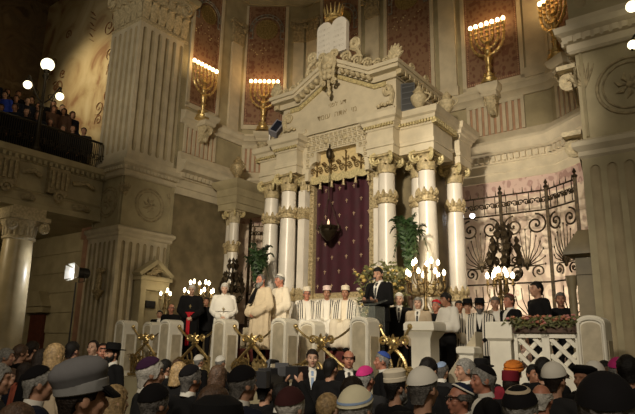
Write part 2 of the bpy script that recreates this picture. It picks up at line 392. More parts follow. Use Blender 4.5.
APSE = [(-6.2, -0.25), (-6.2, 2.6), (-4.35, 4.0), (4.35, 4.0), (6.2, 2.6), (6.2, -0.25)]
def wallM(p0, p1):
    a = Vector((p0[0], p0[1], 0)); d = (Vector((p1[0], p1[1], 0)) - a).normalized()
    y = Vector((-d.y, d.x, 0))                 # into the wall
    return Matrix(((d.x, y.x, 0, a.x), (d.y, y.y, 0, a.y), (0, 0, 1, 0), (0, 0, 0, 1)))
WM = {}
WALLS = {}
TOPZ = 16.6
for nm, i in (('wall_left', 0), ('wall_left_rear', 1), ('wall_back', 2), ('wall_right_rear', 3), ('wall_right', 4)):
    M = wallM(APSE[i], APSE[i+1]); WM[nm] = M
    L = (Vector(APSE[i+1]) - Vector(APSE[i])).length
    mb = MB(); mb.M = M; mb.box(-0.12, L + 0.12, 0.0, 0.5, 0.0, TOPZ)
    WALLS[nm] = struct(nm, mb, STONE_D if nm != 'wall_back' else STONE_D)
    mb = MB(); mb.M = M; mb.box(0.0, L, -0.02, 0.0, 1.12, 6.5)
    if nm in ('wall_back', 'wall_right_rear', 'wall_left_rear'):
        dd = MB(); dd.M = M; dd.box(0.0, L, -0.06, -0.02, 1.12, 2.45); dd.box(0.0, L, -0.09, -0.02, 2.45, 2.53); dd.build('added_dark_dado', WOODD, WALLS[nm])  # dark panelling is invented, added so the lattice gaps stay dark
        mb.build('wallpaper', WALLPAPER, WALLS[nm]); mb = MB(); mb.M = M; mb.box(0.0, L, -0.035, -0.02, 6.02, 6.5); mb.build('wallpaper_border', WALLBAND, WALLS[nm])
    else: mb.build('wallpaper', MARBLE_G, WALLS[nm])

def red_panel(wn, s0, s1, z0, z1, roundel=None, m=RED_DAMASK):
    M = WM[wn]; w = WALLS[wn]
    p = MB(); p.M = M; p.box(s0, s1, -0.03, 0.0, z0, z1); pan = p.build('painted_panel', m, w)
    f = MB(); f.M = M
    for a, b, c, d in ((s0-0.12, s0, z0-0.1, z1), (s1, s1+0.12, z0-0.1, z1), (s0-0.12, s1+0.12, z0-0.16, z0)):
        f.box(a, b, -0.07, 0.0, c, d)
    f.build('panel_frame', STONE, pan)
    e = MB(); e.M = M
    for k in range(int((s1-s0)/0.06)):
        e.box(s0 + 0.03 + k*0.06, s0 + 0.06 + k*0.06, -0.036, -0.02, z0 + 0.05, z0 + 0.11)
    for k in range(int((z1-z0)/0.06)):
        for s in (s0 + 0.04, s1 - 0.07): e.box(s, s + 0.03, -0.036, -0.02, z0 + 0.13 + k*0.06, z0 + 0.16 + k*0.06)
    e.build('painted_border', PINK_FL, pan)
    if roundel:
        c = (s0 + s1)/2; r = (s1 - s0)*0.30; g = MB(); g.M = M
        pts = [(c + r*1.25*math.cos(t), -0.05, roundel + r*1.25*math.sin(t)) for t in [PI*k/16 for k in range(17)]]
        g.tube([(c + r*1.25, -0.05, roundel - r*0.9)] + pts + [(c - r*1.25, -0.05, roundel - r*0.9)], 0.022, 6)
        g.tube([(c + r*1.5*math.cos(t), -0.05, roundel + r*1.5*math.sin(t)) for t in [PI*k/16 for k in range(17)]], 0.018, 6)
        for s in (-1, 1):
            g.box(c + s*r*1.38 - 0.07, c + s*r*1.38 + 0.07, -0.06, -0.03, roundel - r*0.95, roundel - r*0.85)
            g.box(c + s*r*1.38 - 0.07, c + s*r*1.38 + 0.07, -0.06, -0.03, roundel - 0.1, roundel - 0.02)
        for k in range(1, 8):
            t = PI*k/8; g.box(c + r*1.38*math.cos(t) - 0.03, c + r*1.38*math.cos(t) + 0.03, -0.06, -0.03, roundel + r*1.38*math.sin(t) - 0.03, roundel + r*1.38*math.sin(t) + 0.03)
        g.build('roundel', mat_roundel, pan)
        d = MB(); d.M = M
        d.loft([[(c + rr*math.cos(2*PI*k/24), y, roundel + rr*math.sin(2*PI*k/24)) for k in range(24)] for rr, y in ((r, -0.03), (r, -0.05), (r*0.9, -0.055), (r*0.88, -0.045))])
        d.build('roundel_disc', GOLD_D, pan)
        st = MB(); st.M = M; q = random.Random(int(s0*100) + 5)
        for k in range(16):
            st.sph((c + q.uniform(-0.9, 0.9)*(s1-s0)/2, -0.03, roundel - r*1.2 - q.random()*0.55), 0.022, 6, 4)
        st.build('painted_stars', GILT_P, pan)
    return pan
mat_roundel = mat('roundel_paint', (0.32, 0.30, 0.26), 0.5, 0.2, var=0.5, scale=10)
for c in (-2.78, 0.0, 2.78):
    red_panel('wall_back', c - 0.81 + 4.35, c + 0.81 + 4.35, 9.55, 14.75, 13.5 if c < 2 else None)
red_panel('wall_left', 0.25, 1.45, 9.7, 14.6, 13.3, RED_DAMASK)
red_panel('wall_left_rear', 0.03, 1.46, 9.75, 14.7, 13.7, RED_DAMASK)
red_panel('wall_right_rear', 0.28, 1.6, 9.55, 14.7, 13.6)
# pilasters with capitals between the panels
def wall_pilaster(wn, s, w=0.42, dz=0.45):
    M = WM[wn] @ Matrix.Translation((0, 0, dz)); p = MB(); p.M = M
    p.box(s - w/2, s + w/2, -0.09, 0.0, 8.95, 12.75); p.box(s - w/2 - 0.05, s + w/2 + 0.05, -0.13, 0.0, 8.95, 9.25)
    o = p.build('pilaster', STONE, WALLS[wn])
    c = MB(); c.M = M
    c.box(s - w/2 - 0.02, s + w/2 + 0.02, -0.13, 0.0, 12.7, 13.5); c.box(s - w/2 - 0.12, s + w/2 + 0.12, -0.2, 0.0, 13.5, 13.62)
    for row, z in ((0, 12.75), (1, 13.0)):
        for k in range(4 - row):
            a = s - w/2 + w*(k + 0.5 + row*0.0)/(4 - row); leaf(c, (a, -0.13, z), (0, -1, 0), 0.38, 0.15, 0.1)
    for sg in (-1, 1):
        c.tube(spiral((s + sg*(w/2 + 0.02), -0.18, 13.36), 0.11, 1.8, (sg, 0, 0), (0, 0, 1), s=-1, start=PI*0.6, n=18), 0.03, 5)
    c.build('capital', STONE_CD, o)
for s in (-4.05, -1.39, 1.39, 4.05): wall_pilaster('wall_back', s + 4.35, 0.55)
wall_pilaster('wall_left', 2.3, 0.5, 0.1); wall_pilaster('wall_left_rear', 2.0, 0.4); wall_pilaster('wall_right_rear', 0.0, 0.3)
# mouldings running round the apse
tr = MB()
prof = [(0, 6.5), (0.06, 6.5), (0.06, 6.72), (0.10, 6.74), (0.10, 6.98), (0.16, 7.0), (0.16, 7.02), (0.2, 7.2), (0.36, 7.26), (0.38, 7.42), (0.46, 7.5), (0.46, 7.58), (0.2, 7.62), (0.12, 7.9), (0, 7.92)]
tr.sweep(APSE, prof, out=-1); t1 = struct('trim_1', tr, STONE)
dn = MB()
for i in range(5):
    M = wallM(APSE[i], APSE[i+1]); L = (Vector(APSE[i+1]) - Vector(APSE[i])).length; dn.M = M
    for k in range(int(L/0.17)): dn.box(0.05 + k*0.17, 0.15 + k*0.17, -0.27, -0.15, 7.04, 7.19)
dn.build('dentils', STONE, t1)
tr = MB(); tr.sweep(APSE, [(0, 8.92), (0.07, 8.92), (0.09, 9.0), (0.2, 9.08), (0.22, 9.2), (0.26, 9.24), (0.26, 9.32), (0.05, 9.36), (0, 9.4)], out=-1); struct('trim_2', tr, STONE)
tr = MB(); tr.sweep(APSE, [(0, 14.75), (0.1, 14.75), (0.12, 15.0), (0.16, 15.05), (0.18, 15.5), (0.5, 15.75), (0.55, 16.0), (0, 16.05)], out=-1); struct('trim_3', tr, STONE_D)
# striped parapet panels under the painted panels, with a carved bracket under each
def parapet(wn, s0, s1, bracket=True, m=PINK_FL):
    M = WM[wn]; p = MB(); p.box(s0, s1, -0.05, 0.0, 7.92, 8.9); p.M = M; p.v = []; p.f = []; p.mi = []
    p.box(s0, s1, -0.04, 0.0, 7.92, 8.92); o = p.build('parapet_panel', m, WALLS[wn])
    q = MB(); q.M = M; n = max(4, int((s1-s0)/0.17)); w = (s1-s0)/n
    for k in range(n + 1): 
        a = s0 + k*w; q.box(a - w*0.27, a + w*0.27, -0.08, -0.03, 7.94, 8.86)
    q.box(s0 - 0.05, s1 + 0.05, -0.09, -0.03, 8.82, 8.92); q.build('parapet_bars', STONE, o)
    if bracket:
        c = (s0+s1)/2; b = MB(); b.M = M
        b.loft([[(c + x*wd, y, z) for x, y in ((-0.5, 0), (-0.5, -d), (0.5, -d), (0.5, 0))] for wd, d, z in ((0.16, 0.10, 8.42), (0.24, 0.26, 8.5), (0.26, 0.4, 8.8), (0.34, 0.44, 8.96))])
        sl = MB(); sl.M = M; sl.loft([[(c + x*wd, y, z) for x, y in ((-0.5, 0), (-0.5, -d), (0.5, -d), (0.5, 0))] for wd, d, z in ((0.42, 0.48, 8.96), (0.46, 0.52, 9.0), (0.46, 0.52, 9.08), (0.6, 0.6, 9.16), (0.64, 0.64, 9.26), (0.64, 0.64, 9.30))]); sl.build('bracket_slab', STONE, WALLS[wn])
        for x in (-0.14, 0.14):
            b.tube(spiral((c + x, -0.38, 8.80), 0.11, 1.6, (0, -1, 0), (0, 0, 1), n=18), 0.04, 5)
        leaf(b, (c, -0.26, 8.42), (0, -1, 0), 0.4, 0.2, 0.12); b.sph((c, -0.30, 8.5), (0.08, 0.1, 0.1), 10, 6)
        b.build('bracket', STONE_C, WALLS[wn])
for c in (-2.78, 2.78): parapet('wall_back', c - 0.8 + 4.35, c + 0.8 + 4.35)
parapet('wall_left', 0.2, 1.5); parapet('wall_left_rear', 0.1, 1.5); parapet('wall_right_rear', 0.3, 1.6)

# ---------------------------------------------------------------- the two great piers
def roundel_carved(mb, F, s, z, r):
    """a carved medallion: ring mouldings and a boss, F maps (s, out, z)"""
    for rr, t in ((r, 0.028), (r*0.82, 0.018)):
        mb.tube([F(s + rr*math.cos(2*PI*k/28), 0.006, z + rr*math.sin(2*PI*k/28)) for k in range(29)], t, 6)
    c = F(s, 0.0, z); mb.sph(c, r*0.12, 10, 6)
    for k in range(7):
        a = 2*PI*k/7; mb.tube([F(s + r*0.1*math.cos(a), 0.0, z + r*0.1*math.sin(a)), F(s + r*0.3*math.cos(a + 0.3), 0.012, z + r*0.3*math.sin(a + 0.3)), F(s + r*0.5*math.cos(a), 0.0, z + r*0.5*math.sin(a))], [0.02, 0.04, 0.01], 5)
def palm_carved(mb, F, s, z, h, flip):
    for k in range(7):
        a = R(62 + flip*(k*14)) if flip > 0 else R(118 - k*14)
        q = [F(s, 0.0, z), F(s + h*0.4*math.cos(a), 0.012, z + h*0.5*math.sin(a)), F(s + h*0.6*math.cos(a), 0.0, z + h*0.85*math.sin(a) - h*0.06)]
        mb.tube(q, [0.015, 0.022, 0.008], 5)
def pier(sg, name):
    ua, ub = sg*7.75, sg*6.2; n0, n1 = -2.1, -0.25
    u0, u1 = min(ua, ub), max(ua, ub)
    core = MB(); core.box(u0 + 0.1, u1 - 0.1, n0 + 0.1, n1, 0, 15.5)
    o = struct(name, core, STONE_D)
    inner = u1 if sg < 0 else u0
    sh = MB()
    lf_, dp = (0.5, 0.05) if sg < 0 else (0.64, 0.028)
    for z0, z1, cf, cs in ((0.6, 4.86, 6, 7), (7.3, 11.75, 5, 6)):
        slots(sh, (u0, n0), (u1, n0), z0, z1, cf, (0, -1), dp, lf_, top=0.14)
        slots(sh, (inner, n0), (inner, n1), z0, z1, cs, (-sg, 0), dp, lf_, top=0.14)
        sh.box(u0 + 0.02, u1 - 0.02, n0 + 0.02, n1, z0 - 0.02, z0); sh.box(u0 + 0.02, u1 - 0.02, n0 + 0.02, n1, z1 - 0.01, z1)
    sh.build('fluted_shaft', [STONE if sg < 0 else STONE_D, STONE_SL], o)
    md = MB(); block(md, u0 + 0.04, u1 - 0.04, n0 + 0.04, n1, [(0, 5.1), (0, 6.8)])
    Ff = lambda s, d, z: (s, n0 + 0.04 - d, z)
    Fs = lambda s, d, z: (inner - sg*(0.0) + (-sg)*(d - 0.04), s, z)
    uc = (u0 + u1)/2
    for s in (u0 + 0.12, u1 - 0.12): md.tube([Ff(s, 0.02, 5.2), Ff(s, 0.02, 6.72)], 0.025, 4)
    o2 = md.build('medallion_stage', STONE_D, o)
    cv = MB(); roundel_carved(cv, Ff, uc, 5.93, 0.46); roundel_carved(cv, Fs, n0 + 0.98, 5.93, 0.5)
    for s, f in ((u0 + 0.15, 1), (u1 - 0.15, -1)): palm_carved(cv, Ff, s, 6.05, 0.55, f)
    palm_carved(cv, Fs, n0 + 0.12, 6.05, 0.55, 1); palm_carved(cv, Fs, n1 - 0.1, 6.05, 0.55, -1)
    cv.build('medallion', STONE_CD, o2)
    cn = MB()
    block(cn, u0, u1, n0, n1, [(0.0, 4.84), (0.04, 4.88), (0.04, 4.95), (0.11, 5.03), (0.11, 5.1), (0.02, 5.16)])
    block(cn, u0, u1, n0, n1, [(0.02, 6.66), (0.06, 6.7), (0.06, 6.82), (0.10, 6.84), (0.12, 6.95), (0.2, 7.0), (0.22, 7.1), (0.04, 7.16), (0.04, 7.3), (0.0, 7.32)])
    block(cn, u0, u1, n0, n1, [(0.08, 0.0), (0.08, 0.5), (0.02, 0.6)])
    for k in range(12): cn.box(u0 - 0.02 + k*0.135, u0 + 0.06 + k*0.135, n0 - 0.15, n0 - 0.05, 6.84, 6.94)
    for k in range(15):
        a, b = (inner, inner + 0.15) if sg < 0 else (inner - 0.15, inner)
        cn.box(a, b, n0 + k*0.13, n0 + 0.08 + k*0.13, 6.84, 6.94)
    cn.build('cornice', STONE, o)
    # tall carved capital
    cp = MB(); block(cp, u0 + 0.05, u1 - 0.05, n0 + 0.05, n1, [(0, 11.7), (0.06, 11.75), (0.06, 11.85), (0.0, 11.9), (0.0, 12.6), (0.2, 13.2)])
    for tier, z, h in ((0, 11.92, 0.62), (1, 12.15, 0.8)):
        for k in range(5):
            a = u0 + (u1-u0)*(k + 0.5)/5; leaf(cp, (a, n0 + 0.03, z), (0, -1, 0), h, 0.3, 0.26)
        for k in range(6):
            a = n0 + (n1-n0)*(k + 0.5)/6; leaf(cp, (inner, a, z), (-sg, 0, 0), h, 0.3, 0.26)
    for a in (u0, u1):
        for dx, dy in ((1, 0),):
            cp.tube(spiral((a, n0 - 0.12, 12.9), 0.24, 1.9, ((1 if a == u0 else -1)*-1, 0, 0), (0, 0, 1), s=-1, start=PI*0.6), 0.06, 6)
    cp.tube(spiral((inner - sg*0.12, n1 - 0.2, 12.9), 0.24, 1.9, (0, 1, 0), (0, 0, 1), s=-1, start=PI*0.6), 0.06, 6)
    cp.build('capital', STONE_C, o)
    en = MB(); block(en, u0, u1, n0, n1, [(0.25, 13.2), (0.28, 13.3), (0.28, 13.4), (0.05, 13.45), (0.05, 14.6), (0.4, 14.9), (0.4, 15.2), (0, 15.4)])
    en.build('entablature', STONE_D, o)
    # little gabled niche front on the inner face
    g = MB(); cN = -0.93 if sg < 0 else -1.05; w = 0.5 if sg < 0 else 0.56; dzr = 0.0 if sg < 0 else -0.27
    a, b = (inner, inner - sg*0.34)
    lo, hi = min(a, b), max(a, b)
    for s in (-1, 1):
        g.box(lo if sg < 0 else lo, hi, cN + s*w*0.8 - 0.09, cN + s*w*0.8 + 0.09, 1.12, 3.35)
    g.box(lo, hi, cN - w, cN + w, 3.35 + dzr, 3.62 + dzr)
    if sg > 0:
        g.loft([[(x, y, z) for x, y in ((lo - o_, cN - w - o_), (hi, cN - w - o_), (hi, cN + w + o_), (lo - o_, cN + w + o_))] for o_, z in ((0.02, 3.36), (0.14, 3.4), (0.14, 3.45), (-0.05, 3.8), (-0.08, 3.82))])
    else:
        for d, y0, y1 in ((0.06, 3.62, 3.72), (0.0, 3.72, 3.76)): g.box(lo, hi + d, cN - w - d, cN + w + d, y0, y1)
        for s in (-1, 1):
            g.obox((inner + 0.18, cN + s*(w + 0.08), 3.78), (inner + 0.18, cN, 4.2), 0.42, 0.12)
        g.tube([(inner + 0.2, cN, 4.15), (inner + 0.2, cN, 4.38)], [0.1, 0.02], 6)
    gn = g.build('niche_front', STONE_D if sg < 0 else MARBLE_G, o)
    gg = MB(); gg.box(lo if sg < 0 else hi - 0.12, lo + 0.12 if sg < 0 else hi, cN - w*0.7, cN + w*0.7, 1.12, 3.35); gg.build('niche_door', STONE_D if sg < 0 else WOODD, gn)
    if sg < 0:
        gg = MB(); gg.box(lo + 0.1, lo + 0.2, cN - 0.16, cN + 0.16, 2.85, 3.05); gg.build('niche_opening_shade', BLACKP, gn)  # solid black block stands in for the shade inside an opening
        gg = MB(); gg.tube(spiral((lo + 0.26, cN, 3.9), 0.14, 1.5, (0, 1, 0), (0, 0, 1)), 0.04, 5); gg.tube([(lo + 0.26, cN - 0.3, 3.8), (lo + 0.26, cN + 0.28, 3.98)], 0.05, 5); gg.build('tympanum_carving', STONE_CD, gn)
    else:
        gg = MB()
        for s in (-1, 1):
            gg.lathe([(0.09, 1.12), (0.08, 1.3), (0.06, 1.35), (0.06, 2.85), (0.085, 2.95), (0.1, 3.08)], (lo - 0.1, cN + s*w*0.8, 0), 10)
        gg.build('niche_colonnette', MARBLE_G, gn)
    if sg > 0:
        for n, z in ((-1.75, 6.05), (-1.75, 4.86)):
            k = MB(); k.tube(spiral((inner - 0.14, n, z + 0.3), 0.16, 1.7, (-1, 0, 0), (0, 0, 1), s=-1, start=PI*0.6), 0.05, 6); leaf(k, (inner - 0.05, n, z - 0.15), (-1, 0, 0), 0.5, 0.3, 0.16); k.box(inner - 0.3, inner, n - 0.2, n + 0.2, z + 0.46, z + 0.54)
            k.build('console', STONE_C, o)
    return o
pier(-1, 'pillar_left'); pier(1, 'pillar_right')

# engaged columns with entablature blocks at the rear corners of the apse
def corner_column(sg, name):
    o_ = MB(); block(o_, sg*5.35 - 0.42, sg*5.35 + 0.42, 1.25, 2.6, [(0, 6.15), (0, 6.35), (0.03, 6.37), (0.03, 6.6), (0.05, 6.62), (0.05, 6.85), (0.14, 6.95), (0.2, 7.05), (0.2, 7.12), (0.0, 7.2)])
    o = struct(name, o_, STONE_D)
    s = MB()
    for c in ((sg*5.22, 1.5), (sg*5.62, 1.75)):
        s.lathe([(0.26, 1.12), (0.26, 1.3), (0.2, 1.4), (0.19, 3.0), (0.165, 5.75)], (c[0], c[1], 0), 16)
    s.build('shaft', MARBLE, o)
    c = MB(); g = MB(); capital(c, sg*5.22, 1.5, 5.72, 0.17, 0.43, 0.12, g); capital(c, sg*5.62, 1.75, 5.72, 0.17, 0.43, 0.1, g); c.build('capital', STONE_C, o); g.build('scrolls', GILT_P, o)
    b = MB()
    for cx, cy in ((sg*5.22, 1.5), (sg*5.62, 1.75)):
        b.lathe([(0.175, 4.75), (0.205, 4.77), (0.205, 5.0), (0.175, 5.02)], (cx, cy, 0), 14)
        for k in range(8): b.sph((cx + 0.2*math.cos(k*PI/4), cy + 0.2*math.sin(k*PI/4), 5.05), (0.05, 0.05, 0.09), 6, 4)
    b.build('gilt_band', GILT, o)
    u = MB(); urn(u, sg*5.3, 1.6, 7.2, 0.9); u.build('urn', GILT, o)
corner_column(-1, 'pillar_left_rear')

# ---------------------------------------------------------------- left side: gallery, painted end wall, wall under it
ga = MB()
ga.box(-14, -7.3, -9, -2.1, 5.35, 6.6); ga.box(-14, -7.75, -2.1, -1.0, 5.35, 6.6)
gal = struct('balcony_left', ga, STONE_D)
gm = MB()
gm.sweep([(-7.3, -9), (-7.3, -2.1)], [(0, 6.6), (0.05, 6.6), (0.07, 6.68), (0.2, 6.76), (0.22, 6.92), (0.05, 6.98), (-0.2, 6.98), (-0.2, 6.6)], out=-1)
gm.sweep([(-7.3, -9), (-7.3, -2.1)], [(0, 5.35), (0.08, 5.35), (0.08, 5.5), (0.04, 5.52), (0.04, 5.75), (0.09, 5.8), (0.0, 5.86)], out=-1)
for k in range(44): gm.box(-7.28, -7.14, -9 + k*0.16, -8.92 + k*0.16, 6.62, 6.73)
gm.build('parapet_moulding', STONE_D, gal)
gc = MB()
for n in (-5.0, -3.55):
    gc.box(-7.3, -7.12, n - 0.3, n + 0.3, 5.86, 6.6)
    for k in range(4): gc.box(-7.14, -7.06, n - 0.25 + k*0.14, n - 0.17 + k*0.14, 6.0, 6.5)
    gc.tube(spiral((-7.05, n, 5.75), 0.16, 1.5, (0, 1, 0), (0, 0, 1)), 0.05, 5)
for n0, n1 in ((-4.55, -4.05), (-3.1, -2.4)):
    gc.tube([(-7.22, n0, 6.3), (-7.1, (n0+n1)/2, 6.36), (-7.22, n1, 6.28)], 0.07, 6); gc.tube([(-7.25, n0 + 0.1, 5.62), (-7.08, (n0+n1)/2, 5.62), (-7.25, n1 - 0.1, 5.62)], 0.08, 6)
gc.build('parapet_carving', STONE_CD, gal)
# painted end wall and dark side wall of the gallery
ew = MB(); ew.box(-14.2, -7.75, -1.4, -1.0, 6.6, 15.5); o = struct('wall_gallery_end', ew, FRESCO)
ar = MB()
q = random.Random(4)
for k in range(64):
    s = q.choice([-7.85 - q.random()*0.9 - (0.5 if k % 5 == 0 else 0)] * 3 + [-12.0 - q.random()*1.6]); z = 7 + q.random()*7
    ar.tube(spiral((s, -1.42, z), 0.16 + 0.2*q.random(), 1.4, (1, 0, 0), (0, 0, 1), s=q.choice([-1, 1]), start=q.random()*6), 0.02 + 0.02*q.random(), 5, flat=0.3)
for k in range(6): ar.tube([(-10.4, -1.41, 13.9 - k*0.22), (-10.2 + 0.1*(k % 2), -1.42, 13.7 - k*0.22)], [0.12 - 0.015*k, 0.06], 6, flat=0.2)
ar.build('painted_scrolls', mat('scroll_paint', (0.30, 0.15, 0.065), 0.8, var=0.4, scale=5), o)
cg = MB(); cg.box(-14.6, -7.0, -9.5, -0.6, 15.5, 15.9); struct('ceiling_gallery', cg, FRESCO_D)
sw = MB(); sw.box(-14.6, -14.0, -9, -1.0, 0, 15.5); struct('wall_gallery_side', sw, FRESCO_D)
lb = MB(); lb.box(-8.3, -7.75, -1.43, -1.36, 9.2, 9.7); lb.build('stone_plaque', STONE, o)
# lower end wall, banded stone
lw = MB(); lw.box(-14.2, -7.75, -1.5, -1.0, 0, 5.35)
o = struct('wall_hall_end', lw, STONE_D)
bd = MB()
for z in (2.1, 2.75, 3.4, 4.05, 4.7): bd.box(-14, -8.6, -1.54, -1.5, z, z + 0.58)
bd.build('stone_courses', STONE_D, o)
pk = MB(); pk.box(-8.62, -8.12, -1.75, -1.5, 0, 5.0); pk.box(-8.7, -8.04, -1.8, -1.5, 5.0, 5.35); pk.build('pilaster', MARBLE_P, o)
# dark doorway with a small gabled hood
dr = MB(); dr.box(-11.6, -10.7, -1.62, -1.5, 0, 2.7); d1 = struct('door_1', dr, mat('red_brown_door', (0.13, 0.035, 0.02), 0.6, var=0.3, scale=5))
dh = MB(); dh.box(-11.8, -10.5, -1.8, -1.5, 2.75, 2.95); dh.loft([[(-11.85, -1.85, 2.95), (-10.45, -1.85, 2.95), (-10.45, -1.5, 2.95), (-11.85, -1.5, 2.95)], [(-11.5, -1.85, 3.45), (-10.8, -1.85, 3.45), (-10.8, -1.5, 3.45), (-11.5, -1.5, 3.45)]]); dh.build('door_hood', STONE_D, d1)
# pale columns carrying the gallery
def gallery_column(n, name):
    m = MB(); m.lathe([(0.56, 0.0), (0.56, 0.25), (0.47, 0.3), (0.5, 0.42), (0.44, 0.5), (0.43, 2.0), (0.37, 4.5)], (-7.65, n, 0), 24)
    o = struct(name, m, MARBLE_Y)
    c = MB(); c.lathe([(0.37, 4.48), (0.42, 4.5), (0.42, 4.56), (0.38, 4.58), (0.39, 4.8), (0.48, 4.92), (0.5, 5.0)], (-7.65, n, 0), 24)
    c.box(-8.2, -7.1, n - 0.55, n + 0.55, 5.0, 5.12); c.box(-8.1, -7.2, n - 0.45, n + 0.45, 5.12, 5.36)
    for k in range(18): leaf(c, (-7.65 + 0.4*math.cos(k*PI/9), n + 0.4*math.sin(k*PI/9), 4.6), (math.cos(k*PI/9), math.sin(k*PI/9), 0), 0.26, 0.1, 0.06)
    for sx in (-1, 1):
        for sy in (-1, 1):
            c.tube(spiral((-7.65 + sx*0.44, n + sy*0.42, 4.84), 0.15, 1.8, (0, sy, 0), (0, 0, 1), s=-1, start=PI*0.6, n=20), 0.055, 6)
    c.build('capital', STONE_C, o)
gallery_column(-4.2, 'column_left'); 
# open iron railing on the gallery parapet
rl = thing('balcony_railing', 'dark iron openwork railing along the top of the shadowed left gallery parapet', 'railing', -7.42, -5.5, 6.98)
m = MB()
for k in range(110):
    n = -3.4 + k*0.062
    m.tube([(0, n, 0), (0, n, 0.82)], 0.014, 4)
    if k % 3 == 0: m.tube(spiral((0, n + 0.06, 0.35), 0.14, 1.3, (0, 1, 0), (0, 0, 1), n=12), 0.014, 4)
m.build('balusters', IRON, rl)
m = MB(); m.tube([(0, -3.5, 0.84), (0, 3.3, 0.84)], 0.035, 6); m.tube([(0, -3.5, 0.04), (0, 3.3, 0.04)], 0.025, 6); m.build('handrail', IRON, rl)
# gallery seating steps
gs = MB()
for k in range(4): gs.box(-8.8 - k*0.8, -7.9 - k*0.8 if k else -7.9, -9, -1.4, 6.6, 6.95 + k*0.42)
struct('floor_gallery', gs, WOODD)
# ================================================================== THE ARK
ark = thing('torah_ark', 'tall cream and gold columned ark with gabled top, centre of the apse', 'ark', 0, 0, 0)
SB = 2.3      # foot of the columns
m = MB()
for sg in (-1, 1):
    block(m, min(sg*1.0, sg*2.75), max(sg*1.0, sg*2.75), -0.45, 1.9, [(0, 1.12), (0, 2.1), (-0.04, 2.14), (-0.04, 2.3)])
m.box(-1.0, 1.0, 0.05, 1.9, 1.78, 3.02); m.build('plinth', STONE, ark)
def ark_column(u, n, r, square=False, bands=True):
    s = MB()
    if square: s.box(u - r, u + r, n - r, n + r, SB, 5.9)
    else: s.lathe([(r*1.02, SB + 0.2), (r*1.03, 3.2), (r, 4.4), (r*0.9, 5.88)], (u, n, 0), 24)
    o = s.build('column', MARBLE, ark)
    b = MB()
    if square: block(b, u - r, u + r, n - r, n + r, [(0.06, SB), (0.06, SB + 0.1), (0.02, SB + 0.14), (0.0, SB + 0.24)])
    else: b.lathe([(r*1.4, SB), (r*1.4, SB + 0.08), (r*1.2, SB + 0.1), (r*1.3, SB + 0.15), (r*1.08, SB + 0.22)], (u, n, 0), 20)
    b.build('base', STONE, o)
    c = MB(); gs = [MB() for _ in range(4)]; capital(c, u, n, 5.86, r*0.95, 0.45, r*0.72, gs); c.build('capital', CAPSTONE, o)
    for g in gs: g.build('scroll', GILT_P, o)
    if bands:
        for z, h, k in ((5.12, 0.17, 9), (2.95, 0.2, 9)):
            d = MB()
            if square: block(d, u - r, u + r, n - r, n + r, [(0.005, z), (0.03, z + 0.01), (0.03, z + h), (0.005, z + h + 0.01)])
            else: d.lathe([(r*1.0, z), (r*1.13, z + 0.02), (r*1.08, z + 0.05), (r*1.08, z + h - 0.04), (r*1.13, z + h - 0.02), (r*1.0, z + h)], (u, n, 0), 24)
            for i in range(k):
                a = 2*PI*i/k; rr = r*1.08 if not square else r*1.15; p = (u + rr*math.cos(a), n + rr*math.sin(a))
                d.sph((p[0], p[1], z + h + 0.05), (0.055, 0.055, 0.09), 6, 5); d.sph((p[0], p[1], z + h + 0.14), 0.025, 6, 4)
                a += PI/k; p = (u + rr*math.cos(a), n + rr*math.sin(a)); d.sph((p[0], p[1], z + h + 0.01), (0.045, 0.045, 0.05), 6, 4)
                d.sph((u + rr*1.03*math.cos(a), n + rr*1.03*math.sin(a), z + h*0.5), 0.03, 6, 4)
            d.build('gold_band', GILT, o)
for sg in (-1, 1):
    ark_column(sg*2.4, 0.17, 0.215); ark_column(sg*1.51, -0.14, 0.215)
    ark_column(sg*1.17, 0.1, 0.11, True); ark_column(sg*1.97, 0.62, 0.2); ark_column(sg*2.49, 1.52, 0.21)
# body behind the columns
m = MB()
for sg in (-1, 1): m.box(min(sg*1.02, sg*2.2), max(sg*1.02, sg*2.2), 0.75, 1.9, 2.3, 6.31)
m.box(-1.05, 1.05, 0.5, 1.9, 3.02, 6.31); m.build('body', MARBLE_G, ark)  # dark marble colour paints in the shade between the columns
# entablature blocks over the column pairs
EP = [(0, 6.31), (0, 6.50), (0.025, 6.51), (0.025, 6.6), (0, 6.62), (0, 6.93), (0.03, 6.95), (0.05, 7.04), (0.09, 7.06), (0.11, 7.14), (0.17, 7.18), (0.19, 7.28), (0.19, 7.32), (0, 7.34)]
m = MB(); gd = MB()
for sg in (-1, 1):
    def bl(a, b, n0, n1, prof=EP):
        block(m, min(sg*a, sg*b), max(sg*a, sg*b), n0, n1, prof)
    bl(1.1, 1.82, -0.36, 1.2); bl(1.82, 2.7, -0.05, 1.0)
    bl(2.15, 2.78, 1.25, 1.95)
    bl(0.98, 1.1, -0.1, 1.2, [(0, 6.31), (0, 7.32)])
    for a, b, n in ((1.06, 1.86, -0.47), (1.86, 2.8, -0.16)):
        k = 0; gd = MB()
        while a + k*0.075 < b - 0.03:
            x = sg*(a + k*0.075); gd.box(min(x, x + sg*0.045), max(x, x + sg*0.045), n, n + 0.12, 6.985, 7.05); k += 1
        gd.build('gilt_dentils', GILT_P, ark)
    gd = MB()
    for k in range(12): x = sg*2.8; gd.box(min(x - sg*0.1, x + sg*0.02), max(x - sg*0.1, x + sg*0.02), -0.12 + k*0.1, -0.06 + k*0.1, 6.93, 7.05)
    gd.build('gilt_dentils', GILT_P, ark)
m.build('entablature', STONE, ark)
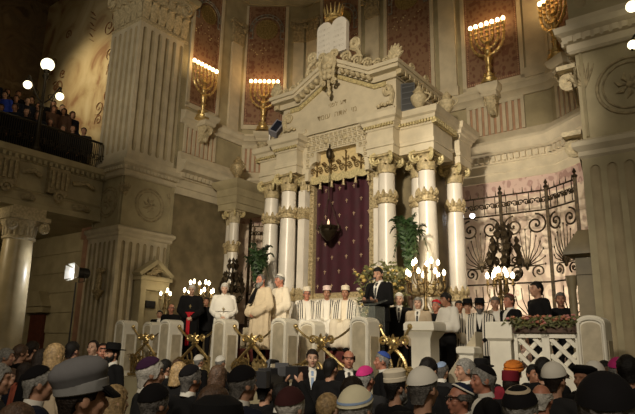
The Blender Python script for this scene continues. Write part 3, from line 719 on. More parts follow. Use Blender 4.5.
# panel over the curtain with a meander pattern, opening with shouldered top
op = [(-1.0, 6.1), (-0.88, 6.1), (-0.88, 6.3), (-0.86, 6.42), (-0.8, 6.52), (-0.7, 6.57), (-0.62, 6.58), (-0.62, 6.84), (0.62, 6.84), (0.62, 6.58), (0.70, 6.57), (0.8, 6.52), (0.86, 6.42), (0.88, 6.3), (0.88, 6.1), (1.0, 6.1), (1.0, 7.34), (-1.0, 7.34)]
m = MB(); m.prism(op, -0.12, 0.3); fz = m.build('frieze', STONE, ark, angle=20)
m = MB(); 
def meander(mb, u0, z0, w, dirn=1):
    c = w/5
    P = [(0,0),(4,0),(4,4),(1,4),(1,2),(2.5,2),(2.5,3)]
    for (a, b), (c2, d) in zip(P, P[1:]):
        x0, x1 = sorted((u0 + dirn*a*c, u0 + dirn*c2*c)); y0, y1 = sorted((z0 + b*c, z0 + d*c))
        mb.box(x0 - c*0.22, x1 + c*0.22, -0.145, -0.11, y0 - c*0.22, y1 + c*0.22)
for r_ in range(3):
    for k in range(13): meander(m, -0.94 + k*0.145 + (0.03 if r_ % 2 else 0), 6.885 + r_*0.145, 0.13)
for sg in (-1, 1):
    for k in range(3):
        meander(m, sg*0.96, 6.74 - k*0.15, 0.12, -sg); meander(m, sg*0.82, 6.74 - k*0.15, 0.12, -sg) if k < 1 else None
m.build('meander', STONE_C, fz)
m = MB()
for u in (-0.9, -0.3, 0.3, 0.9): m.sph((u, -0.14, 7.08), (0.075, 0.05, 0.075), 10, 6)
m.build('boss', STONE_C, fz)
m = MB(); m.box(-0.9, 0.9, 0.08, 0.11, 6.06, 6.9); m.build('gilt_backing', mat('bright_gilt', (0.74, 0.58, 0.30), 0.45, 0.1, var=0.15, scale=12), ark)
# gilt cresting over the curtain: scalloped band, lilies and scrolls
vl = MB(); N = 40; rings = []
for i in range(N + 1):
    t = i/N; u = -0.92 + 1.84*t; sc = abs(math.sin(t*PI*5)); zb = 6.05 - 0.05*sc; zt = 6.22 + 0.03*math.cos(t*PI*10)
    rings.append([(u, 0.02, zb), (u, 0.02 - 0.03, (zb+zt)/2), (u, 0.02, zt), (u, 0.06, (zb+zt)/2)])
vl.loft(rings)
vo = vl.build('valance', GILT_P, ark)
g = MB()
for i in range(4):
    u = -0.69 + i*0.46
    g.tube([(u, 0.0, 6.2), (u, 0.0, 6.74)], [0.025, 0.012], 6)
    g.tube([(u - 0.09, 0, 6.62), (u - 0.07, 0, 6.55), (u, 0, 6.57), (u + 0.07, 0, 6.55), (u + 0.09, 0, 6.62)], 0.016, 5); g.sph((u, 0, 6.76), 0.03, 6, 4)
    for s in (-1, 1):
        g.tube(spiral((u + s*0.12, -0.02, 6.36), 0.09, 1.5, (s, 0, 0), (0, 0, 1), s=-1, start=PI), 0.016, 5)
for i in range(3): g.lathe([(0.0, 0), (0.07, 0.01), (0.07, 0.03), (0, 0.04)], (-0.46 + i*0.46, 0, 6.5), 10); g.sph((-0.46 + i*0.46, 0, 6.52), (0.06, 0.02, 0.06), 8, 5)
g.build('cresting', mat('dark_cresting', (0.20, 0.13, 0.05), 0.5, 0.5), vo)
for i in range(6): 
    g = MB(); u = -0.92 + 1.84*i/5
    g.lathe([(0.0, 0.0), (0.035, -0.03), (0.025, -0.06), (0.045, -0.2), (0.0, -0.21)], (u, -0.02, 6.04), 8)
    g.build('tassel', GILT, vo)
m = MB()
for sg in (-1, 1):
    m.box(min(sg*0.86, sg*1.0), max(sg*0.86, sg*1.0), 0.12, 0.36, 3.02, 6.15)
    for k in range(26): m.sph((sg*0.93, 0.12, 3.1 + k*0.117), (0.05, 0.035, 0.05), 6, 4)
m.build('gilt_frame', GILT, ark)
LETTER = mat('letter_stone', (0.33, 0.26, 0.15), 0.7)
# attic with the inscription, gabled pediment
m = MB(); m.prism([(-1.8, 7.34), (1.8, 7.34), (1.8, 8.3), (1.2, 8.25), (0, 8.88), (-1.2, 8.25), (-1.8, 8.3)], -0.15, 1.85); at_ = m.build('attic', STONE, ark, angle=20)
m = MB(); m.box(-1.15, 1.15, -0.2, -0.14, 7.34, 7.42); m.box(0.95, 1.78, -0.22, -0.14, 7.42, 7.55); m.box(-1.78, -0.95, -0.22, -0.14, 7.42, 7.55); m.build('attic_ledge', STONE, at_)
for tx, z, sz, du in (('דע', 8.0, 0.17, 0.24), ('לפני', 8.0, 0.17, -0.08), ('מי', 7.70, 0.21, 0.58), ('אתה', 7.70, 0.21, 0.16), ('עומד', 7.70, 0.21, -0.38)):
    vs, fs = text_mb(tx, sz, lambda x, y, d: (x + 0.0 + du, -0.155 - d, y), 0.004)
    vs = [(x, y, zz + z) for x, y, zz in vs]
    q = MB(); q.add(vs, fs); q.build('inscription', LETTER, at_, angle=None)
PATH = [(-2.02, 8.62), (-1.2, 8.62), (0.0, 9.26), (1.2, 8.62), (2.02, 8.62)]
def strip(mb, dz0, dz1, y0, y1, wx=0.0):
    P = [(x + (wx if x > 2 else -wx if x < -2 else 0), z) for x, z in PATH]
    top = [(x, z + dz1) for x, z in P]; bot = [(x, z + dz0) for x, z in reversed(P)]
    mb.prism(top + bot, y0, y1)
m = MB(); strip(m, -0.10, 0.0, -0.50, 2.0, 0.04); strip(m, -0.19, -0.10, -0.44, 1.95); strip(m, -0.34, -0.19, -0.24, 1.9, -0.16); pc = m.build('pediment_cornice', STONE, ark, angle=20)
for k in range(-7, 8):
    m = MB()
    u = k*0.165; z = 9.26 - abs(u)*(0.64/1.2) - 0.28
    if abs(u) > 0.22: m.sph((u, -0.33, z + 0.02), (0.075, 0.1, 0.06), 8, 5); m.box(u - 0.05, u + 0.05, -0.42, -0.24, z + 0.04, z + 0.09); m.build('modillion', STONE_C, pc)
for sg in (-1, 1):
    for k in range(10): m = MB(); m.box(sg*1.98 - 0.09 if sg > 0 else -1.98 - 0.05, sg*1.98 + 0.05 if sg > 0 else -1.98 + 0.09, -0.3 + k*0.23, -0.17 + k*0.23, 8.30, 8.43); m.build('modillion', STONE_C, pc)
m = MB(); strip(m, -0.48, -0.36, -0.2, -0.1, -0.5)
for k in range(-8, 9):
    u = k*0.14; m.sph((u, -0.2, 9.26 - abs(u)*(0.64/1.2) - 0.42), (0.045, 0.035, 0.05), 6, 4)
m.build('gilt_moulding', GILT_P, pc)
# scrolls and shells on the attic
for sg in (-1, 1):
    m = MB()
    m.tube(spiral((sg*1.56, -0.19, 8.0), 0.14, 2.0, (-sg, 0, 0), (0, 0, 1), s=1, start=PI*0.5), 0.04, 6)
    m.tube([(sg*1.66, -0.19, 8.1), (sg*1.72, -0.2, 7.9), (sg*1.68, -0.2, 7.6)], [0.05, 0.07, 0.05], 6)
    for k in range(4): m.sph((sg*(1.35 + 0.09*k), -0.22, 7.62 + 0.03*(k % 2)), (0.06, 0.06, 0.05), 7, 5)
    m.build('attic_scroll', STONE_C, at_)
# carved ornament along the top of the pediment
m = MB()
for sg in (-1, 1):
    for u, r in ((0.42, 0.17), (0.75, 0.16), (1.06, 0.15), (1.36, 0.13), (1.62, 0.11)):
        m = MB()
        z = 9.26 - min(u, 1.2)*(0.64/1.2) + r*0.95
        m.tube(spiral((sg*u, -0.3, z), r, 1.7, (sg, 0, 0), (0, 0, 1), s=-1, start=PI*0.9), [r*0.26]*9 + [r*0.2]*18, 6)
        leaf(m, (sg*(u + 0.1), -0.3, z - r), (sg, 0, 0), r*1.5, r*1.3, 0.05)
        m.build('acroterion_scroll', STONE_C, ark)
    m = MB()
    for k in range(7):
        a = R(90 + (k-3)*24); m.tube([(sg*1.9, -0.36, 8.62), (sg*1.9 + 0.16*math.cos(a), -0.38, 8.72 + 0.22*math.sin(a)), (sg*1.9 + 0.24*math.cos(a), -0.34, 8.70 + 0.4*math.sin(a))], [0.03, 0.06, 0.015], 6)
    m.sph((sg*1.9, -0.38, 8.72), 0.09, 8, 6)
    m.build('acroterion_palmette', STONE_C, ark)
    for n in (0.4, 1.2): m = MB(); m.tube(spiral((sg*1.95, n, 8.74), 0.12, 1.5, (0, 1, 0), (0, 0, 1)), 0.04, 5); m.build('acroterion_scroll', STONE_C, ark)
# cartouche hanging over the gable's point
m = MB()
m.sph((0, -0.5, 9.12), (0.2, 0.12, 0.25), 12, 8); m.sph((0, -0.6, 9.16), (0.11, 0.07, 0.14), 10, 6)
for sg in (-1, 1):
    m.tube(spiral((sg*0.2, -0.52, 9.28), 0.12, 1.5, (sg, 0, 0), (0, 0, 1), s=-1, start=PI), 0.04, 6)
    m.tube(bez((sg*0.2, -0.55, 9.2), (sg*0.34, -0.58, 8.95), (sg*0.08, -0.58, 8.75), (sg*0.22, -0.5, 8.5)), 0.045, 6)
    m.tube(spiral((sg*0.17, -0.5, 8.52), 0.09, 1.4, (sg, 0, 0), (0, 0, 1)), 0.03, 5)
    for z in (8.95, 8.8, 8.66): m.sph((sg*0.06, -0.56, z), (0.1, 0.08, 0.08), 8, 5)
m.lathe([(0.0, 0), (0.05, 0.04), (0.07, 0.12), (0.03, 0.2), (0.05, 0.28)], (0.0, -0.46, 8.14), 8); m.tube([(0, -0.48, 8.4), (0, -0.5, 8.9)], 0.04, 6)
m.build('cartouche', STONE_C, ark)
# tablets of the law, side scrolls and crown
tb = MB()
for u in (-0.265, 0.215):
    pts = [(u - 0.24, 9.4), (u + 0.24, 9.4), (u + 0.24, 10.22)] + [(u + 0.24*math.cos(PI*k/10), 10.22 + 0.2*math.sin(PI*k/10)) for k in range(1, 10)] + [(u - 0.24, 10.22)]
    tb.prism(pts, -0.36, -0.22)
to = tb.build('tablet', mat('pale_tablet_stone', (0.70, 0.66, 0.60), 0.6, var=0.08, scale=4), ark, angle=30)
q = MB()
for u, words in ((0.215, ('אנכי', 'לא יהיה', 'לא תשא', 'זכור את', 'כבד את')), (-0.265, ('לא תרצח', 'לא תנאף', 'לא תגנב', 'לא תענה', 'לא תחמד'))):
    for i, w in enumerate(words):
        vs, fs = text_mb(w, 0.105, lambda x, y, d: (x + u, -0.362 - d, y), 0.002)
        q.add([(x, y, z + 10.16 - i*0.155) for x, y, z in vs], fs)
q.build('lettering', mat('letter_ink', (0.52, 0.48, 0.43), 0.7), to, angle=None)
for sg in (-1, 1):
    m = MB()
    m.tube(spiral((sg*0.68, -0.3, 9.52), 0.17, 1.8, (sg, 0, 0), (0, 0, 1), s=1, start=-PI*0.5), 0.05, 6); m.tube([(sg*0.56, -0.3, 9.42), (sg*0.78, -0.3, 9.3), (sg*0.9, -0.3, 9.05)], [0.05, 0.07, 0.04], 6)
    m.build('tablet_scroll', STONE_C, ark)
cr = MB(); cr.lathe([(0.19, 0), (0.23, 0.02), (0.22, 0.06), (0.25, 0.1), (0.24, 0.12), (0.2, 0.1), (0.19, 0.02)], (-0.02, -0.28, 10.42), 18)
for k in range(14):
    a = 2*PI*k/14; p = lambda r, z: (-0.02 + r*math.cos(a), -0.28 + r*math.sin(a)*0.8, 10.40 + z)
    cr.tube([p(0.21, 0.1), p(0.25, 0.25), p(0.30, 0.44)], [0.04, 0.03, 0.008], 5); cr.sph(p(0.225, 0.13), 0.04, 6, 4)
cr.build('crown', GOLD, ark)
for u, n, h in ((2.27, 0.12, 0.74), (2.72, 0.72, 0.7), (-2.62, 0.5, 0.6)):
    m = MB(); urn(m, u, n, 7.32, h); m.build('urn', STONE_C, ark)

# ---------------------------------------------------------------- the curtain
ct = thing('ark_curtain', 'dark burgundy velvet curtain with small gold lilies hanging in the ark', 'curtain', 0, 0.27, 3.08)
m = MB(); N = 60; rings = []
for i in range(N + 1):
    t = i/N; u = -0.86 + 1.72*t; y = 0.018*math.sin(t*PI*11) + 0.008*math.sin(t*41)
    rings.append([(u, y - 0.012, 0.0), (u, y*0.5 - 0.012, 3.0), (u, y*0.5 + 0.012, 3.0), (u, y + 0.012, 0.0)])
m.loft(rings); m.build('velvet', BURGUNDY, ct)
for r in range(8):
    for c in range(4):
        m = MB()
        u = -0.66 + c*0.44 + (0.22 if r % 2 else 0) - 0.11; z = 0.26 + r*0.36
        if abs(u) > 0.8: continue
        m.sph((u, -0.035, z), (0.015, 0.012, 0.06), 6, 5)
        for s in (-1, 1): m.sph((u + s*0.02, -0.035, z + 0.015), (0.026, 0.01, 0.012), 6, 4)
        m.build('embroidered_lily', SILVERTHREAD, ct)
m = MB(); m.box(-0.88, 0.88, -0.05, -0.02, -0.04, 0.09)
for k in range(44): m.tube([(-0.86 + k*0.04, -0.04, 0.0), (-0.86 + k*0.04, -0.04, -0.1)], 0.012, 4)
m.build('gold_fringe', GILT, ct)
# ---------------------------------------------------------------- hanging lamp before the curtain
hl = thing('hanging_lamp', 'black hanging lamp on a chain before the burgundy curtain', 'lamp', -0.16, -0.17, 4.4)
m = MB(); m.lathe([(0.0, 0.0), (0.05, 0.02), (0.08, 0.06), (0.16, 0.14), (0.22, 0.24), (0.2, 0.3), (0.24, 0.34), (0.26, 0.38), (0.2, 0.4), (0.0, 0.4)], (0, 0, 0), 16)
for k in range(8):
    a = k*PI/4; m.tube([(0.2*math.cos(a), 0.2*math.sin(a), 0.25), (0.31*math.cos(a), 0.31*math.sin(a), 0.3), (0.29*math.cos(a), 0.29*math.sin(a), 0.42)], 0.018, 5)
m.build('lamp_bowl', BRONZE, hl)
m = MB()
for k in range(3):
    a = k*2*PI/3 + 0.4; m.tube([(0.24*math.cos(a), 0.24*math.sin(a), 0.38), (0.02*math.cos(a), 0.02*math.sin(a), 1.1)], 0.009, 4)
m.tube([(0, 0, 1.08), (0, 0, 2.2)], 0.012, 5); m.build('chain', BRONZE, hl)
m = MB(); m.sph((0, 0, 2.3), (0.09, 0.09, 0.16), 12, 8); m.tube([(0, 0, 2.44), (0, 0, 2.56)], 0.02, 6); m.build('counterweight', BRONZE, hl)
m = MB(); m.lathe([(0.03, 0.4), (0.03, 0.5), (0.015, 0.54), (0.0, 0.58)], (0, 0, 0), 8); m.build('wick_light', mat('dim_wick', (0.8, 0.6, 0.4), 0.4, emit=(1, 0.6, 0.35), estr=1.2), hl)

# ================================================================== iron screens at the back of the apse
def iron_screen(sg, label):
    t = thing('iron_screen', label, 'screen', sg*2.05, 2.75, 1.12)
    fr = MB()
    bays = [((0.0, 0.0), (1.15, 0.0)), ((1.15, 0.0), (2.3, 0.0)), ((2.3, 0.0), (3.1, -0.55))]
    for (a, b) in bays:
        bars = MB(); A = Vector((sg*a[0], a[1], 0)); B = Vector((sg*b[0], b[1], 0)); d = (B-A); L = d.length; d.normalize()
        F = lambda s, z: A + d*s + Vector((0, 0, z))
        def V(s, z): return F(s, z)
        X = d; Z = Vector((0, 0, 1))
        for z in (2.35, 4.12, 4.62):
            br = MB(); br.tube([V(0, z), V(L, z)], 0.022, 5); br.build('rail', IRON_G, t)
        for z in (0.05, 1.5): bars.tube([V(0, z), V(L, z)], 0.022, 5)
        for z in (4.62,):
            for k in range(5): 
                s = L*(k + 0.5)/5; fr.tube([V(s, 4.62), V(s, 4.78)], [0.02, 0.004], 5)
        for k in range(4):
            s = L*(k + 0.5)/4; fr.sph(tuple(V(s, 4.37)), (0.055, 0.055, 0.055), 8, 5); fr.tube([V(s, 4.15), V(s, 4.6)], 0.012, 4)
            for q in (-1, 1): fr.tube(spiral(V(s + q*0.07, 4.37), 0.09, 1.2, X*q, Z, n=12), 0.016, 4)
        # pairs of C scrolls
        r = L*0.235
        for q in (0.26, 0.74):
            s = L*q; sgn = 1 if q < 0.5 else -1
            fr.tube(spiral(V(s, 3.78), r, 1.6, X*sgn, Z, start=PI*0.5, n=30), 0.024, 5); fr.sph(tuple(V(s, 3.78)), 0.035, 6, 4)
            fr.tube(spiral(V(s, 2.62), r*0.62, 1.5, X*sgn, Z, start=-PI*0.3, n=24), 0.02, 5); fr.sph(tuple(V(s, 2.62)), 0.03, 6, 4)
        # palmette of stems fanning out of the middle
        c = L/2
        for k in range(-6, 7):
            a = R(90 - k*14.5); h = 0.92 - 0.035*abs(k)
            p = [V(c, 2.75), V(c + h*0.45*math.cos(a), 2.75 + h*0.6*math.sin(a)), V(c + h*0.62*math.cos(a)*(L/1.15), 2.75 + h*math.sin(a))]
            fr.tube(p, [0.02, 0.012, 0.009], 5); e = p[-1]; fr.sph(tuple(e), (0.02, 0.02, 0.034), 6, 4)
        fr.sph(tuple(V(c, 2.75)), (0.05, 0.05, 0.1), 8, 6)
        for k in range(-3, 4):
            a = R(90 - k*24); fr.tube([V(c, 1.5), V(c + 0.4*math.cos(a), 1.5 + 0.5*math.sin(a)), V(c + 0.45*math.cos(a)*(L/1.15), 1.55 + 0.75*math.sin(a))], 0.012, 4)
        for k in range(1, 8): bars.tube([V(L*k/8, 0.05), V(L*k/8, 1.5)], 0.011, 4)
        bars.build('lower_grille', IRON_G, t)
    fr.build('scrollwork', IRON_G, t)
    for x, y in ((0.0, 0.0), (1.15, 0.0), (2.3, 0.0), (3.1, -0.55)):
        m = MB(); m.box(sg*x - 0.035, sg*x + 0.035, y - 0.035, y + 0.035, 0, 4.66); m.lathe([(0.05, 0), (0.07, 0.05), (0.02, 0.1), (0.05, 0.15), (0.0, 0.25)], (sg*x, y, 4.66), 8); m.build('post', IRON_G, t)
iron_screen(1, 'wrought iron scrollwork screen before the pale patterned wall right of the ark')
iron_screen(-1, 'wrought iron scrollwork screen glimpsed in the gap left of the ark columns')

# ================================================================== seven-branched wall candelabra
def menorah(label, u, n, z, rot):
    t = thing('menorah', label, 'candelabrum', u, n, z, rot, 'gilded candelabra on brackets round the apse')
    m = MB(); m.lathe([(0.24, 0), (0.26, 0.04), (0.2, 0.08), (0.22, 0.14), (0.12, 0.22), (0.14, 0.28), (0.06, 0.34), (0.05, 0.4)], (0, 0, 0), 14)
    for k in range(6): leaf(m, (0.12*math.cos(k*PI/3), 0.12*math.sin(k*PI/3), 0.1), (math.cos(k*PI/3), math.sin(k*PI/3), 0), 0.22, 0.13, 0.08)
    m.build('foot', GOLD, t)
    m = MB(); m.lathe([(0.06, 0.36), (0.07, 0.5), (0.11, 0.55), (0.07, 0.6), (0.09, 0.75), (0.13, 0.82), (0.08, 0.88), (0.075, 1.0), (0.12, 1.06), (0.07, 1.12), (0.05, 1.3), (0.09, 1.34), (0.045, 1.4), (0.03, 1.72)], (0, 0, 0), 12); m.build('stem', GOLD, t)
    for i, (r, zc) in enumerate(((0.5, 1.5), (0.335, 1.52), (0.17, 1.54))):
        for s in (-1, 1):
            b = MB(); P = [(s*r*math.sin(a), 0, zc - r*math.cos(a)*1.15 + (0.0)) for a in [PI/2*k/9 for k in range(10)]] + [(s*r, 0, 1.72)]
            b.tube(P, 0.036, 7)
            for k in (1, 3, 5, 7): b.sph(P[k], 0.055, 8, 5)
            b.build('branch', GOLD, t)
    for i in range(7):
        x = (i - 3)*0.1667
        c = MB(); c.lathe([(0.03, 1.5), (0.06, 1.54), (0.035, 1.6), (0.03, 1.64), (0.065, 1.7), (0.04, 1.75), (0.07, 1.82), (0.075, 1.86), (0.03, 1.87), (0.025, 1.9)], (x, 0, 0), 10); co = c.build('candle_cup', GOLD, t)
        b = MB(); b.sph((x, 0, 1.97), (0.06, 0.06, 0.072), 12, 8); b.build('bulb', BULB, co)
    l = bpy.data.lights.new('menorah_glow', 'POINT'); l.energy = MEN_W; l.color = (1.0, 0.55, 0.2); l.shadow_soft_size = 0.25
    for dx in (-0.3, 0.3):
        lo = bpy.data.objects.new('menorah_glow', l); COL.objects.link(lo); lo.parent = t; lo.location = (dx, -0.12, 2.1)
MEN_W = 7
def onwall(wn, s, d): 
    p = WM[wn] @ Vector((s, -d, 0)); return p.x, p.y
u, n = onwall('wall_left', 0.60, 0.36); menorah('gilded seven-branched candelabrum on the side wall beside the left pier', u, n, 9.12, PI/2)
u, n = onwall('wall_left_rear', 0.78, 0.36); menorah('gilded seven-branched candelabrum beside the left slope of the ark gable', u, n, 9.4, math.atan2(1.4, 1.85))
u, n = onwall('wall_back', 2.78 + 4.35, 0.36); menorah('gilded seven-branched candelabrum on the broad red panel right of the ark', u, n, 9.36, 0)
u, n = onwall('wall_right_rear', 0.78, 0.36); menorah('gilded candelabrum cut by the top edge, in the corner beside the right pier', u, n, 9.36, -math.atan2(1.4, 1.85))
# ================================================================== BALUSTRADE AND FURNITURE
PZ = 1.12
def post(label, u, n, w=0.36, d=0.36, h=1.25, group='stone posts of the platform front'):
    t = thing('balustrade_post', label, 'post', u, n, PZ, 0, group)
    def arch(w, h, q=8): return [(-w/2, 0), (w/2, 0)] + [(w/2*math.cos(PI*k/q), h - w/2*0.55 + w/2*0.55*math.sin(PI*k/q)) for k in range(q + 1)]
    m = MB(); m.prism(arch(w, h), -d/2, d/2); m.build('shaft', POSTSTONE, t)
    m = MB(); m.prism(arch(w*0.68, h - 0.09), -d/2 - 0.012, -d/2 + 0.01); m.build('front_panel', POSTPANEL, t)
    m = MB(); m.tube([(x*1.0, -d/2 - 0.005, z) for x, z in arch(w*0.86, h - 0.045)[1:]] + [(-w*0.43, -d/2 - 0.005, 0)], 0.022, 6); m.build('moulding', POSTSTONE, t)
    m = MB(); m.box(w/2 - 0.005, w/2 + 0.012, -d*0.32, d*0.32, 0.12, h - 0.32); m.build('side_panel', POSTPANEL, t)
    return t
POSTS = [(-3.8, -3.2), (-2.16, -3.2), (-0.47, -3.2), (1.09, -3.2), (2.84, -3.2)]
PL = ['tall round-topped stone post at the far left end of the platform front', 'round-topped stone post left of the red-sashed prelate', 'round-topped stone post directly below the old man in white cassock and cape',
      'round-topped stone post beneath the man in the white prayer shawl', 'round-topped stone post before the man speaking at the lectern']
for (u, n), l in zip(POSTS, PL): post(l, u, n)
post('smaller round-topped stone post set back behind the two leftmost posts', -4.0, -2.3, 0.34, 0.32)
post('round-topped stone post set back below the seated men in white caps', 1.0, -2.25, 0.4, 0.34, 1.24)
post('broad round-topped stone post at the right end of the lattice parapet', 6.38, -3.2, 0.34, 0.4, 1.22)

def ornament(label, u, n, w):
    t = thing('gilt_ornament', label, 'railing ornament', u, n, PZ, 0, 'gilded scroll panels between the posts')
    m = MB()
    for s in (-1, 1):
        m.tube(bez((s*w/2, 0, 1.12), (s*w*0.36, 0, 0.98), (s*w*0.26, -0.02, 0.86), (s*0.06, -0.03, 0.84), 10), 0.019, 6)
        m.sph((s*w*0.47, 0, 1.1), 0.045, 8, 5)
    m.build('garland', GOLD, t)
    m = MB(); m.sph((0, -0.05, 0.84), (0.075, 0.05, 0.085), 12, 8)
    for k in range(7): a = k*2*PI/7 + PI/2; leaf(m, (0.05*math.cos(a), -0.05, 0.84 + 0.05*math.sin(a)), (math.cos(a), -0.6, 0), 0.08, 0.06, 0.03) if False else m.tube([(0.05*math.cos(a), -0.05, 0.84 + 0.05*math.sin(a)), (0.1*math.cos(a), -0.065, 0.84 + 0.1*math.sin(a)), (0.135*math.cos(a), -0.05, 0.84 + 0.135*math.sin(a))], [0.02, 0.03, 0.006], 6)
    for s in (-1, 1): m.tube(spiral((s*0.2, -0.03, 0.86), 0.08, 1.4, (s, 0, 0), (0, 0, 1), s=-1, start=PI), 0.022, 5)
    m.build('rosette', GOLD, t)
    m = MB()
    for s in (-1, 1): m.tube(bez((-s*0.06, -0.02, 0.78), (s*0.12, -0.03, 0.66), (s*0.2, -0.02, 0.6), (s*w*0.36, -0.02, 0.42), 10), [0.024 + 0.008*math.sin(PI*k/10) for k in range(11)], 6)
    m.build('crossed_ribbon', GOLD, t)
    m = MB(); q = random.Random(int((u + 9)*50))
    for s in (-1, 1):
        for k in range(4):
            x = s*(0.12 + 0.12*k)*w/1.2; r = 0.1 + 0.05*q.random()
            m.tube(spiral((x, 0.0, 0.28 + 0.12*q.random()), r, 1.6, (s, 0, 0), (0, 0, 1), s=q.choice((-1, 1)), start=q.random()*6, n=18), 0.022, 5)
            leaf(m, (x, -0.02, 0.05), (s*0.6, -0.8, 0), 0.3 + 0.2*q.random(), 0.14, 0.1)
            m.tube(bez((x, 0, 0.1), (x + s*0.05, 0, 0.3), (x - s*0.08, 0, 0.42), (x + s*0.05, 0, 0.62 - 0.08*k), 8), 0.016, 5)
    m.tube([(-w/2, 0, 0.05), (w/2, 0, 0.05)], 0.03, 6); m.build('foliage', GOLD_D, t)
OL = ['gilded scroll ornament in the leftmost gap of the platform front', 'gilded scroll ornament below the red-sashed prelate', 'gilded scroll ornament before the man in the long cream shawl', 'gilded scroll ornament behind the two dark-suited guards', 'gilded scroll ornament before the old man with clasped hands']
US = [(-3.8, -2.16), (-2.16, -0.47), (-0.47, 1.09), (1.09, 2.84), (2.84, 3.75)]
for (a, b), l in zip(US, OL): ornament(l, (a + b)/2, -3.2 if b < 3.5 else -3.0, b - a - 0.44 if b < 3.5 else 0.6)
# stone reading desk on the right
t = thing('stone_lectern', 'pale stone reading desk with a wide moulded top before the reading man', 'lectern', 3.72, -2.75, PZ)
m = MB(); block(m, -0.17, 0.17, -0.16, 0.16, [(0.05, 0), (0.05, 0.12), (0.0, 0.18), (0.0, 0.90), (0.04, 0.96), (0.08, 1.02)]); m.build('pedestal', POSTSTONE, t)
m = MB(); block(m, -0.24, 0.24, -0.2, 0.2, [(0.0, 1.02), (0.03, 1.04), (0.03, 1.14), (0.0, 1.18)]); m.build('top', POSTSTONE, t)
# stair newel, low block and stair wall
t = thing('stair_newel', 'broad pale stone block at the head of the stair left of the lattice', 'stair post', 5.14, -3.15, PZ)
m = MB(); block(m, -0.13, 0.17, -0.16, 0.16, [(0, 0), (0, 0.88), (0.04, 0.92), (0.04, 1.13), (0.02, 1.15)]); m.build('shaft', POSTSTONE, t)
m = MB(); m.prism([(-0.62, -1.12), (-0.2, -1.12), (-0.2, 1.0), (-0.62, 0.42)], -0.5, -0.25); m.build('sloping_string', POSTPANEL, t)
t = thing('low_pedestal', 'small square pale pedestal below the bearded man with the black hat', 'pedestal', 4.88, -3.75, 0)
m = MB(); block(m, -0.1, 0.1, -0.1, 0.1, [(0.02, 0), (0.02, 0.2), (0, 0.22), (0, 1.8), (0.03, 1.83), (0.03, 1.9), (0, 1.92)]); m.build('shaft', POSTSTONE, t)
def lattice(label, u0, u1):
    t = thing('lattice_panel', label, 'lattice', (u0+u1)/2, -3.2, PZ, 0, 'white lattice parapet panels'); w = u1 - u0
    m = MB(); h0, h1 = 0.36, 1.0
    m.box(-w/2, w/2, -0.06, 0.06, h1 - 0.07, h1); m.box(-w/2, w/2, -0.06, 0.06, 0, h0 + 0.05); m.box(-w/2, -w/2 + 0.05, -0.06, 0.06, 0, h1); m.box(w/2 - 0.05, w/2, -0.06, 0.06, 0, h1); m.build('frame', POSTSTONE, t)
    m = MB()
    W = w - 0.1; H = h1 - h0 - 0.12; x0 = -w/2 + 0.05; z0 = h0 + 0.05; p = 0.22
    for s in (1, -1):
        for k in range(-4, 8):
            # clip the line x = x0 + k*p + s*(z - z0)
            xs = []
            za, zb = z0, z0 + H
            xa = x0 + k*p + (0 if s > 0 else H); xb = xa + s*H
            pa, pb = Vector((xa, 0, za)), Vector((xb, 0, zb))
            lo, hi = 0.0, 1.0
            dx = xb - xa
            for lim, sg in ((x0, 1), (x0 + W, -1)):
                ta = (lim - xa)/dx
                if dx*sg > 0: lo = max(lo, ta)
                else: hi = min(hi, ta)
            if hi - lo > 0.05: 
                y = 0.018*s; a = pa.lerp(pb, lo); b = pa.lerp(pb, hi); m.obox((a.x, y, a.z), (b.x, y, b.z), 0.036, 0.055)
    m.build('lattice_bars', POSTSTONE, t)
lattice('white diagonal lattice panel under the left half of the flower trough', 5.34, 5.77); lattice('white diagonal lattice panel under the right half of the flower trough', 5.77, 6.2)
t = thing('flower_trough', 'long trough of orange and pink flowers along the lattice parapet', 'flower box', 5.77, -3.2, PZ + 1.0)
m = MB(); m.box(-0.44, 0.43, -0.1, 0.1, 0, 0.09); m.build('trough', WOODD, t)
q = random.Random(9); lf = MB(); fo = MB(); fy = MB(); fp = MB()
for k in range(330):
    x = q.uniform(-0.5, 0.44); y = q.uniform(-0.2, 0.08); z = 0.08 + q.random()*0.13 - 0.22*max(0, -y - 0.09); a = q.random()*6.28; r = 0.03 + 0.03*q.random()
    lf.add([(x, y, z), (x + r*math.cos(a) - 0.015*math.sin(a), y + r*math.sin(a)*0.6, z + 0.02), (x + 2*r*math.cos(a), y + 1.2*r*math.sin(a), z + q.uniform(-0.06, 0.06)), (x + r*math.cos(a) + 0.015*math.sin(a), y + r*math.sin(a)*0.6, z + 0.01), (x + r*math.cos(a), y + r*math.sin(a)*0.6, z - 0.008)], [(0, 1, 2), (0, 2, 3), (0, 4, 1), (1, 4, 2), (2, 4, 3), (3, 4, 0)])
for k in range(75):
    x = q.uniform(-0.48, 0.42); y = q.uniform(-0.19, 0.05); z = 0.10 + q.random()*0.13; b = q.choice((0, 0, 0, 1, 1, 2))
    r = 0.018 + 0.014*q.random(); fb = MB(); fb.sph((x, y, z), (r, r, r*0.75), 7, 5); fb.build(('orange_flower', 'pink_flower', 'yellow_flower')[b], (FLOWER_O, FLOWER_P, FLOWER_Y)[b], t)
tag(lf.build('leaves', LEAF2, t), kind='stuff')

